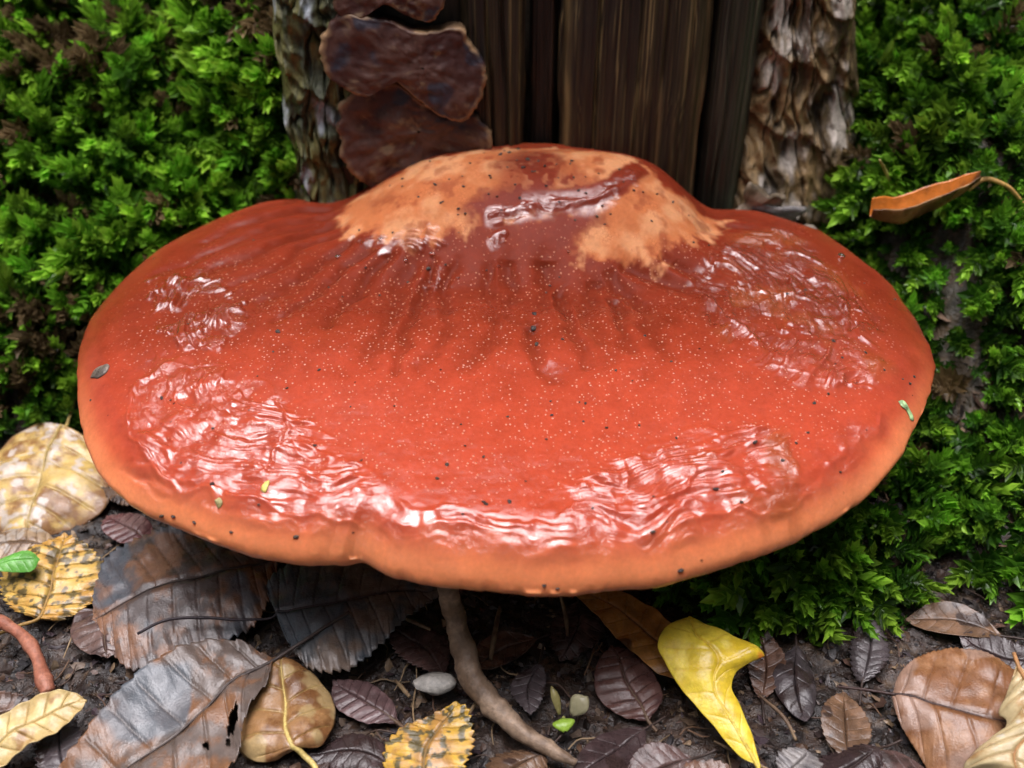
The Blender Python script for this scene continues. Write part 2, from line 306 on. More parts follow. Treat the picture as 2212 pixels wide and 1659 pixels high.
def build_cap():
    nt_, nr = 1350, 390
    th = np.linspace(-np.pi, np.pi, nt_, endpoint=False); R = Rof(th); k = np.ones(9)/9
    R = np.convolve(np.r_[R[-4:], R, R[:4]], k, 'valid')
    R = R+.03*fbm(np.cos(th)*9, np.sin(th)*9, 1., 3)+.018*noise(np.cos(th)*40, np.sin(th)*40, 4.)
    rho = np.linspace(0.0008, 1, nr)**.93
    TH, RHO = np.meshgrid(th, rho, indexing='ij'); RR = R[:, None]*RHO
    x = CC[0]+RR*np.cos(TH); y = CC[1]+RR*np.sin(TH)
    z, e, _, RF = cap_top(x, y); e = np.maximum(R[:, None]-RR, 0)
    # the roll of the rim has to end exactly on the outline
    z = np.where(RHO > .9995, cap_top(CC[0]+(Rof(th)*np.cos(th))[:, None]*np.ones(nr), CC[1]+(Rof(th)*np.sin(th))[:, None]*np.ones(nr))[0], z)
    dz, film, fur, ridge, slit, fold, fu, fv = cap_detail(x, y, e, TH, R[:, None])
    fade = sm(.05, .6, e); z = z+dz*fade+.03*fbm(np.cos(TH)*9, np.sin(TH)*9, 7., 3)*sm(.9, 0, e)
    cream_d = np.max([poly_sd(x, y, P) for P in CREAM], 0); nb = fbm(x*1.6, y*1.6, 2., 4); nf = fbm(x*5, y*5, 6., 3)
    cream = sm(-.12, .3, cream_d*.9+.42*nb+.3*nf+.2)
    red = np.max([sm(-.3, .3, poly_sd(x+.45*nb, y+.35*nf, P)) for P in RED], 0); cream = cream*(1-red*np.where(y > 7.4, .55+.45*sm(-.1, .3, nf+nb), 1.))
    cream = cream*(1-.5*sm(.1, .5, fbm(x*2.6, y*2.6, 14., 4))*sm(9.6, 8.0, np.abs(x-3)+y*.3))
    cream = cream*(1-sm(.42, .25, poly_dist(x+.1*nb, y-.12+.1*nf, SLIT[0])))
    # colours that belong to the flesh: darker liver red behind, orange at the thin growing margin
    deep = np.array((.195, .027, .011)); mid = np.array((.40, .058, .025)); rim = np.array((.58, .135, .055)); tan = np.array((.50, .16, .06)); pale = np.array((.62, .28, .13))
    c = mix(mid, deep, sm(-.8, 4.6, y+.9*nb))
    c = mix(c, rim, sm(.95, .0, e+.3*nb)*(.1+.9*sm(4, -2, y))); c = mix(c, np.array((.72, .235, .095)), sm(.55, 0, e)*sm(3, -2, y))
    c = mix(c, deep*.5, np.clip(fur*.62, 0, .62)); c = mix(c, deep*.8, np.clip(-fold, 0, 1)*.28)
    c = mix(c, np.array((.30, .07, .018)), film*sm(.0, .5, fbm(x*.9, y*.9, 21., 3))*sm(3.5, 5.5, x)*.6)
    c = mix(c, mix(tan, pale, sm(-.3, .4, nb)), cream)
    c = mix(c, np.array((.12, .025, .015)), np.exp(-(((x-.5)/1.1)**2+((y-9.1)/.75)**2))*.75)
    c = mix(c, np.array((.20, .036, .022)), red*.75*sm(8.3, 7.4, y)); V1 = np.stack([x, y, z], -1)
    # underside: the rim turns in below the equator, then the pore layer
    nu = 26; t = np.linspace(0, 1, nu+1)[1:]; ze = z[:, -1]
    back = np.exp(-(np.abs(x[:, -1]-.2)/5.2)**4)*sm(8.5, 10, y[:, -1])
    ang = np.clip(t/.45, 0, 1)*np.pi/2; ins = np.where(t < .45, .55*(1-np.cos(ang)), .55+(t-.45)/.55*6.5); dn = np.where(t < .45, .42*np.sin(ang), .42+.0*t)
    ru = np.maximum(R[:, None]-ins[None], .05); xu = CC[0]+ru*np.cos(th)[:, None]; yu = CC[1]+ru*np.sin(th)[:, None]
    zu = ze[:, None]-dn[None]; zu = zu+(np.minimum(zu, 5.2)-zu)*(back[:, None]*sm(0, .45, t)[None]+sm(.45, 1, t)[None]*(1-back[:, None]))
    V2 = np.stack([xu, yu, zu], -1); V = np.concatenate([V1, V2], 1); nv = V.shape[1]
    cu = mix(np.array((.70, .25, .11)), np.array((.62, .36, .2)), sm(.5, .9, t))[None]*np.ones((nt_, 1, 1))
    C = np.concatenate([c, cu], 1); z0 = np.zeros((nt_, nu))
    dots = sm(.5, 2.4, e)*(1-cream)*(1-.25*film)*sm(8.2, 5.5, y); F = grid_faces(nt_, nv, True)
    root = empty('bracket_fungus', (0, 9.5, 5.5))
    tag(root, 'large glossy red bracket fungus with orange rim and pale scurfy hump, growing from rotten wood', 'fungus')
    at = lambda a: np.concatenate([a, z0], 1).ravel()
    mk('cap', V.reshape(-1, 3), F[:], M_CAP, root, cols=C.reshape(-1, 3), attrs={'film': at(np.maximum(film, .9*slit)), 'dots': at(dots), 'cream': at(cream), 'ridge': at(np.maximum(ridge*film, slit)), 'flow_u': at(fu), 'flow_v': at(fv), 'dry': at(np.maximum(sm(2.5, 5.2, y+.5*nb)*sm(11, 7.5, np.abs(x)), sm(.75, .3, e)*.2))})
    # the pore layer closes the underside
    k2 = np.arange(nt_)[::6]; P = V[k2, -1]; cen = np.array([[0, 3, 4.6]]); PV = np.concatenate([P+[0, 0, .02], cen])
    mk('pore_layer', PV, [(i, (i+1) % len(k2), len(k2)) for i in range(len(k2))], M_PORE, root)
    return root
def cap_material():
    m = N('wet fungus flesh'); v = m.cm(); c = m.attr('col').outputs['Color']; film = m.attr('film').outputs['Fac']; dots = m.attr('dots').outputs['Fac']; cream = m.attr('cream').outputs['Fac']; ridge = m.attr('ridge').outputs['Fac']
    n1 = m.noise(v, 1.6, 6, .65); n2 = m.noise(v, 9, 5, .6); n3 = m.noise(v, 34, 3, .6)
    hsv = m.n('HueSaturation'); m.l(c, hsv.inputs['Color']); m.l(m.math('MULTIPLY', m.rampv(n1, .25, .75, .86, 1.14), m.rampv(n2, .25, .75, .90, 1.10)), hsv.inputs['Value'])
    # pale papillae: scattered points, each a tiny bump
    vo = m.n('TexVoronoi', feature='F1'); vo.inputs['Scale'].default_value = 8.6; m.l(v, vo.inputs['Vector'])
    pt0 = vo.outputs['Distance']; sep = m.n('SeparateColor'); m.l(vo.outputs['Color'], sep.inputs[0]); on = m.rampv(sep.outputs[0], .2, .4); pt = m.rampv(m.math('ADD', pt0, m.math('MULTIPLY', sep.outputs[1], .13)), .14, .34, 1, 0)
    pt = m.math('MULTIPLY', m.math('MULTIPLY', pt, on), dots)
    cc = m.mixc(m.math('MULTIPLY', pt, .62), hsv.outputs[0], (.78, .38, .25))
    # scurf: small dark cracks in the pale boss
    vc = m.n('TexVoronoi', feature='DISTANCE_TO_EDGE'); vc.inputs['Scale'].default_value = 9; m.l(v, vc.inputs['Vector'])
    crack = m.math('MULTIPLY', m.rampv(vc.outputs['Distance'], .0, .09, 1, 0), m.math('MULTIPLY', cream, m.rampv(n1, .5, .62)))
    cc = m.mixc(m.math('MULTIPLY', crack, .55), cc, (.22, .05, .02))
    # a few soil stains too small to be crumbs
    vd = m.n('TexVoronoi', feature='F1'); vd.inputs['Scale'].default_value = 1.15; m.l(v, vd.inputs['Vector'])
    spot = m.math('MULTIPLY', m.rampv(vd.outputs['Distance'], .03, .055, 1, 0), m.rampv(n2, .45, .5))
    cc = m.mixc(m.math('MULTIPLY', spot, .85), cc, (.02, .012, .01))
    m.l(cc, m.b.inputs['Base Color'])
    dry = m.attr('dry').outputs['Fac']; r = m.math('ADD', .13, m.math('MULTIPLY', dry, .28)); r = m.math('ADD', m.math('MULTIPLY', r, m.rampv(film, 0, 1, 1, .45)), m.math('MULTIPLY', cream, .15)); r = m.math('ADD', r, m.rampv(n2, .3, .7, -.05, .07), None, True)
    m.l(r, m.b.inputs['Roughness']); m.b.inputs['IOR'].default_value = 1.45; m.l(m.rampv(m.math('MULTIPLY', dry, m.rampv(film, 0, 1, 1, 0)), 0, 1, .34, .06), m.b.inputs['Specular IOR Level'])
    m.l(m.rampv(film, 0, 1, .0, 1.0), m.b.inputs['Coat Weight']); m.b.inputs['Coat Roughness'].default_value = .03; m.b.inputs['Coat IOR'].default_value = 1.68
    m.b.inputs['Subsurface Weight'].default_value = .35; m.b.inputs['Subsurface Radius'].default_value = (1, .35, .15); m.b.inputs['Subsurface Scale'].default_value = .0035
    h = m.math('ADD', m.math('MULTIPLY', pt, .5), m.math('MULTIPLY', n3, m.rampv(cream, 0, 1, .12, .7))); b = m.bump(h, .03, .9)
    m.l(b, m.b.inputs['Normal'])
    # slime: fine drawn-out ripples on the coat only
    cx = m.n('CombineXYZ'); m.l(m.attr('flow_u').outputs['Fac'], cx.inputs[0]); m.l(m.math('MULTIPLY', m.attr('flow_v').outputs['Fac'], 9.), cx.inputs[1]); rip = m.noise(cx.outputs[0], 1.0, 3, .6); cx2 = m.n('CombineXYZ'); m.l(m.math('MULTIPLY', m.attr('flow_u').outputs['Fac'], 1.6), cx2.inputs[0]); m.l(m.math('MULTIPLY', m.attr('flow_v').outputs['Fac'], 24.), cx2.inputs[1]); rip = m.math('ADD', rip, m.math('MULTIPLY', m.noise(cx2.outputs[0], 1.0, 2, .5), .45))
    m.l(m.bump(m.math('MULTIPLY', rip, m.math('MULTIPLY', film, m.rampv(n1, .40, .55))), .028, 1.), m.b.inputs['Coat Normal'])
    return m.m
M_CAP = cap_material()
def plain_mat(name, rgb, rough=.5, sc_=8, var=.3):
    m = N(name); v = m.cm(); h = m.n('HueSaturation'); h.inputs['Color'].default_value = (*rgb, 1); m.l(m.rampv(m.noise(v, sc_), .25, .75, 1-var, 1+var), h.inputs['Value'])
    m.l(h.outputs[0], m.b.inputs['Base Color']); m.b.inputs['Roughness'].default_value = rough; m.l(m.bump(m.noise(v, sc_*4), .02), m.b.inputs['Normal']); return m.m
M_PORE = plain_mat('pore layer', (.6, .4, .25), .7)
build_cap()
# ---------------------------------------------------------------- ground with the mossy foot of the tree
def ground_z(x, y):
    dR = 1.1*noise(x*.3, y*.3, 2.); yr = y+1.0+dR-1.6*sm(10.5, 13, x)*sm(15, 13, x)
    right = sm(3.6+6.2*sm(0, 4.5, y), 7.0+6.2*sm(0, 4.5, y), x)*(np.maximum(yr, 0)*.66+.022*np.maximum(yr, 0)**2)
    left = sm(-4.8, -6.6, x)*np.maximum(y-6.4-4.2*sm(-13.5, -9, x)+.5*noise(x*.35, 3.), 0)*(1.42+2.2*sm(-12.5, -7.5, x))
    mid = sm(-9, -5, x)*sm(8.5, 5, x)*np.maximum(y-11.3, 0)*1.2
    z = np.maximum(np.maximum(right, left), mid); z = 24*(1-np.exp(-z/24.))*sm(60, 26, y)*sm(70, 28, np.abs(x))
    b = sm(.5, 3, z)
    z = z+b*(.85*fbm(x*.28, y*.28, 5., 2)+.4*fbm(x*.8, y*.8, 1., 2))
    near = sm(80, 25, np.hypot(x, y))
    return z+near*(.22*fbm(x*.35, y*.35, 3., 3)+.16*fbm(x*1.6, y*1.6, 9., 3)+.09*fbm(x*5, y*5, 4., 2))-.12
def ground_n(x, y):
    h = .12; gx = (ground_z(x+h, y)-ground_z(x-h, y))/(2*h); gy = (ground_z(x, y+h)-ground_z(x, y-h))/(2*h)
    n = np.stack([-gx, -gy, np.ones_like(gx)], -1); return n/np.linalg.norm(n, axis=-1, keepdims=True)
def spread_axis(lo, hi, step, far):
    a = np.arange(lo, hi, step); g = step*1.22**np.arange(1, 40); g = np.cumsum(g); g = g[g < far]
    return np.r_[(lo-g)[::-1], a, hi+np.r_[0, g]]
gx, gy = spread_axis(-20, 20, .1, 20000), spread_axis(-10, 22, .1, 20000)
X, Y = np.meshgrid(gx, gy, indexing='ij'); Z = ground_z(X, Y)
n1, n2 = fbm(X*.9, Y*.9, 2., 4), fbm(X*4, Y*4, 6., 3)
C = mix(np.array((.012, .008, .007)), np.array((.042, .026, .019)), sm(-.3, .4, n1)); C = mix(C, np.array((.10, .065, .04)), sm(.25, .5, n2)*.6)
C = mix(C, mix(np.array((.035, .028, .014)), np.array((.085, .055, .028)), sm(-.2, .4, n2)), sm(1, 3, Z))
far = sm(30, 90, np.hypot(X, Y)); C = mix(C, np.array((.05, .045, .022)), far)
tag(mk('ground', np.stack([X, Y, Z], -1).reshape(-1, 3), grid_faces(len(gx), len(gy)), M_SOIL, cols=C.reshape(-1, 3)), kind='structure')
# ---------------------------------------------------------------- the tree: bark cylinder behind, exposed rotten wood in front
tree = tag(empty('tree_stump', (1, 26, 0)), 'old tree stump with exposed dark rotten wood between flaking bark and moss', 'stump')
a = np.linspace(0, 2*np.pi, 220, endpoint=False); zz = np.r_[np.linspace(-2, 20, 60), np.linspace(20.5, 44, 40)]
A, ZZ = np.meshgrid(a, zz, indexing='ij'); fl = 1+.0*ZZ
rid = np.abs(fbm(np.cos(A)*7, np.sin(A)*7, ZZ*.06, 3)); rr = 10.6*fl+1.5*rid+.3*fbm(A*30, ZZ*.5, 1., 3)
rr = np.minimum(rr, np.where(np.abs(np.cos(A)*rr) < 9.5, np.where(np.sin(A) < 0, 11.6, 99), 99))
V = np.stack([1+rr*np.cos(A), 26+rr*np.sin(A), ZZ], -1); C = mix(np.array((.03, .024, .018)), np.array((.11, .085, .06)), sm(.0, .5, rid))
mk('bark', V.reshape(-1, 3), grid_faces(len(a), len(zz), True), M_BARK, tree, cols=C.reshape(-1, 3))
def stave(x0, x1, yb, seed, tint, bow=.25, lean=0., streak=(), n=70):
    u = np.linspace(0, 1, n); z = np.r_[np.linspace(-1, 5.8, 20), np.linspace(6, 16, 160), np.linspace(16.3, 42, 50)]
    U, W = np.meshgrid(u, z, indexing='ij'); edge = .10*fbm(W*.35, seed, 1., 3)
    x = x0+(x1-x0)*U+edge*(1-2*U)+lean*(W-8)+.10*noise(W*.22, seed)*(1-np.abs(2*U-1)); gr = fbm(x*3.2, W*.07, seed, 5, .75); gr2 = noise(x*22, W*.25, seed); big = fbm(x*.9, W*.08, seed+3, 3)
    y = yb-bow*(1-(2*U-1)**2)-.05*gr-.03*gr2-.08*big-.012*noise(x*34, W*.16, seed+2)
    ck = np.zeros_like(x)
    for cx, wd, dp, c0 in streak:
        if dp: ck = np.maximum(ck, dp*np.exp(-((x-cx-.12*noise(W*.3, seed))/wd)**2)*sm(.1, .5, .5+.6*noise(W*.22, seed+cx)))
    y = y+ck; y = y+.35*(np.abs(2*U-1)**8)
    g3 = noise(x*34, W*.16, seed+2); g4 = noise(x*13, W*.30, seed+6); c = mix(np.array((.014, .009, .007)), np.array(tint)*.62, np.clip(.30+.55*gr+.25*gr2+.4*big, 0, 1)); c = mix(c, np.array(tint)*2.1, sm(.25, .8, .5*gr+.45*g3+.45*g4)*.75); c = mix(c, np.array((.010, .007, .006)), sm(.45, .8, g4-.4*g3)*.7)
    for cx, wd, dp, c0 in streak:
        if c0 is not None: c = mix(c, np.array(c0), np.exp(-((x-cx-.08*noise(W*.4, seed))/wd)**2)*sm(-.4, .3, noise(W*.5, seed+9))*.8)
    V = np.stack([x, y, W], -1); nz = len(z)
    # side faces running back so that the piece is solid
    Vb = np.stack([x[[0, -1]], np.full((2, nz), yb+1.6), W[[0, -1]]], -1); V = np.concatenate([Vb[:1], V, Vb[1:]], 0); c = np.concatenate([c[:1]*.5, c, c[-1:]*.5], 0)
    return mk('wood_stave', V.reshape(-1, 3), grid_faces(n+2, nz), M_WOOD, tree, cols=c.reshape(-1, 3))
stave(-6.6, -1.55, 11.3, 1.5, (.10, .066, .04))
stave(-1.6, .42, 11.0, 5.2, (.12, .09, .04), .2, streak=((-.7, .05, .2, None), (-.2, .06, .15, None), (.1, .05, 0, (.16, .11, .05))))
stave(.62, 1.42, 11.75, 8.8, (.05, .03, .02), .1)
stave(1.55, 6.22, 10.85, 12.1, (.125, .095, .042), .25, streak=((1.72, .09, 0, (.26, .19, .08)), (2.6, .05, .2, None), (3.9, .04, .12, None), (4.7, .06, .1, (.15, .10, .045)), (6.05, .07, 0, (.24, .15, .07)), (5.5, .05, .1, None)), n=120)
stave(6.36, 7.85, 11.25, 17.3, (.095, .095, .06), .35, streak=((6.9, .06, .15, None), (7.5, .3, 0, (.05, .06, .035))))
mk('stump_top', np.array([(1+11*math.cos(t), 26+11*math.sin(t), 43.5+.6*math.sin(5*t)) for t in np.linspace(0, 6.283, 60, endpoint=False)]+[(1, 26, 42.5)]), [(i, (i+1) % 60, 60) for i in range(60)], M_WOOD, tree, cols=np.tile(np.array((.10, .07, .04)), (61, 1)))
# flaking bark along both edges of the wound
def bark_strip(cx, x0, x1, z0, z1, yfun, seed, pal, n=(120, 170), amp=.5):
    u = np.linspace(0, 1, n[0]); z = np.linspace(z0, z1, n[1]); U, W = np.meshgrid(u, z, indexing='ij')
    sl = cx; x = x0+(x1-x0)*U+sl*(W-z0)
    wx, wz = .5*fbm(x*.8, W*.8, seed, 3), .5*fbm(x*.8, W*.8, seed+4, 3)
    lay = (W+.55*x+wz*1.5)*.42; stp = lay-np.floor(lay); ter = .55*(1-stp)**2.5+1.1*(1-np.abs(fbm(x*1.0+1.5*wx, W*.42+wz, seed, 4, .55)))**3-.4      # overlapping plates, each thickest at its lower lip
    fis = np.abs(fbm(x*1.6+wx, W*.35, seed+7, 3)); y = yfun(x, W)-amp*ter+.8*amp*sm(.12, 0, fis)-.16*fbm(x*5+3*wx, W*.7, seed, 3)-.6*amp*fbm(x*.5, W*.5, seed+2, 2)
    y = y+1.6*np.abs(2*U-1)**6
    a, b, c_, d = (np.array(p) for p in pal); q = fbm(x*3+2*wx, W*.9, seed+1, 4)
    c = mix(a, b, sm(-.3, .3, q)); c = mix(c, c_, sm(.12, .4, fbm(x*1.3, W*.9, seed+11, 4))*.85); c = mix(c, d, sm(.08, -.02, fis)*.8); c = mix(c, d, sm(.92, 1., stp)*.7*sm(-.2, .2, q))
    o = np.stack([x, y, W], -1); return o, c
def yR(x, W): return 11.2+.32*np.maximum(x-8.2, 0)-.30*np.maximum(9.5-W, 0)*1.0
strip = lambda name, V, c: mk(name, V.reshape(-1, 3), grid_faces(*V.shape[:2]), M_BARK, tree, cols=c.reshape(-1, 3))
V, c = bark_strip(.0, 7.3, 12.5, 3.0, 16, yR, 3.3, ((.09, .06, .028), (.26, .17, .075), (.52, .46, .40), (.012, .010, .008)), amp=.42)
V[..., 0] += -.22*(V[..., 2]-8)*sm(8.0, 11.5, V[..., 0]); strip('bark_strip', V, c)
V, c = bark_strip(.0, -7.8, -4.2, 4.0, 16, lambda x, W: 10.9-.10*np.maximum(10-W, 0)+.25*np.maximum(-6-x, 0), 9.1, ((.06, .065, .035), (.16, .15, .05), (.46, .50, .55), (.012, .012, .012)), amp=.4)
strip('bark_strip', V, c)
for q in range(4):        # loose plates standing proud of the bark
    zc = 5.6+q*.55+random.uniform(-.2, .2); xc = random.uniform(8.0, 10.9)-.30*max(zc-9, 0); wd, ht = random.uniform(.5, 1.2), random.uniform(.25, .6)
    U, W = np.meshgrid(np.linspace(-1, 1, 14), np.linspace(-1, 1, 9), indexing='ij'); s = q*3.1
    k = 1+.3*noise(U*2+s, W*2); x = xc+U*wd*k+.3*W; z = zc+W*ht*k-.25*U*wd; y = yR(xc, zc)-.45-.12*W+.22*U*U+.12*fbm(U*2+s, W*2, 1., 2)
    cc = mix(np.array((.10, .07, .035)), np.array((.36, .29, .21)), sm(-.3, .4, fbm(U*3+s, W*3, 2., 3))); cc = mix(cc, np.array((.25, .25, .27)), np.full(U.shape, (q % 3)*.3))
    mk('bark_plate', np.stack([x, y, z], -1).reshape(-1, 3), grid_faces(14, 9), M_BARK, tree, cols=cc.reshape(-1, 3), thick=.16)
# ---------------------------------------------------------------- brown crust fungus on the left of the wood
def crust(P, y0, label, seed, tiltz=.08):
    P = np.array(P); cx, cz = P.mean(0); n = 160; B = resample(np.r_[P, P[:1]], n+1)[:-1]; k = np.linspace(0.02, 1, 26)
    th = np.arange(n)/n*2*np.pi; Bw = B-[cx, cz]; Bw = Bw*(1+.09*fbm(np.cos(th)*6, np.sin(th)*6, seed, 5, .7))[:, None]
    x = cx+Bw[:, :1]*k; z = cz+Bw[:, 1:]*k; nb = fbm(x*1.3, z*1.3, seed, 4); y = y0-.12*(1-k**8)[None]-.16*nb-.05*fbm(x*5, z*5, seed, 2)+tiltz*(z-cz)+.05*(x-cx)
    y[:, -3:] -= np.array([.02, .05, .03]); c = mix(np.array((.058, .022, .019)), np.array((.105, .050, .038)), sm(-.3, .3, nb))
    c = mix(c, np.array((.24, .16, .09)), sm(.15, .5, fbm(x*2.2, z*2.2, seed+5, 5, .65))*.7); c = mix(c, np.array((.03, .035, .055)), sm(.30, .42, fbm(x*.9, z*.9, seed+15, 3))*.8); c = mix(c, np.array((.34, .21, .11)), np.broadcast_to(sm(.93, .985, k), x.shape)*sm(-.5, .1, fbm(x*1.5, z*1.5, 2., 2)))
    V = np.stack([x, y, z], -1); Vb = np.stack([x[:, -1], y[:, -1]+.35, z[:, -1]], -1)[:, None]; Vc = Vb*[.96, 1, .96]+[cx*.04, .5, cz*.04]
    V = np.concatenate([V, Vb, Vc], 1); c = np.concatenate([c, c[:, -1:]*.5, c[:, -1:]*.3], 1); at = (cx, y0+.5, z.min())
    return tag(mk('crust_fungus', V.reshape(-1, 3), grid_faces(n, V.shape[1], True), M_CRUST, at=at, cols=c.reshape(-1, 3)), label, 'fungus', 'brown crust fungi on the rotten wood')
crust([(-5.3, 14.6), (-3.49, 15.2), (-2.05, 15.0), (-2.1, 13.6), (-2.5, 13.2), (-3.14, 13.35), (-3.81, 13.75), (-4.82, 13.25), (-5.3, 13.6)], 10.35, 'brown crust fungus plate, topmost of the three on the rotten wood', 2.2)
crust([(-3.82, 13.3), (-3.15, 13.0), (-2.46, 12.9), (-1.69, 13.03), (-1.41, 12.94), (-1.38, 12.66), (-1.08, 12.24), (-.83, 11.74), (-.88, 11.16), (-1.18, 10.49), (-1.51, 10.18), (-2.14, 10.23), (-2.71, 10.64), (-3.19, 11.08), (-3.67, 11.45), (-4.6, 11.0), (-5.6, 11.5), (-5.9, 12.5), (-5.2, 13.4)], 10.2, 'brown crust fungus plate with pale wavy rim, middle and largest of three', 6.4)
crust([(-4.6, 11.2), (-3.7, 11.2), (-3.01, 10.7), (-2.29, 10.3), (-1.41, 10.2), (-.9, 9.87), (-.68, 9.49), (-.75, 8.93), (-1.6, 8.2), (-3.88, 7.4), (-5.3, 8.2), (-5.6, 9.6), (-5.4, 10.6)], 10.55, 'brown crust fungus plate right above the red cap, lowest of three', 11.7)
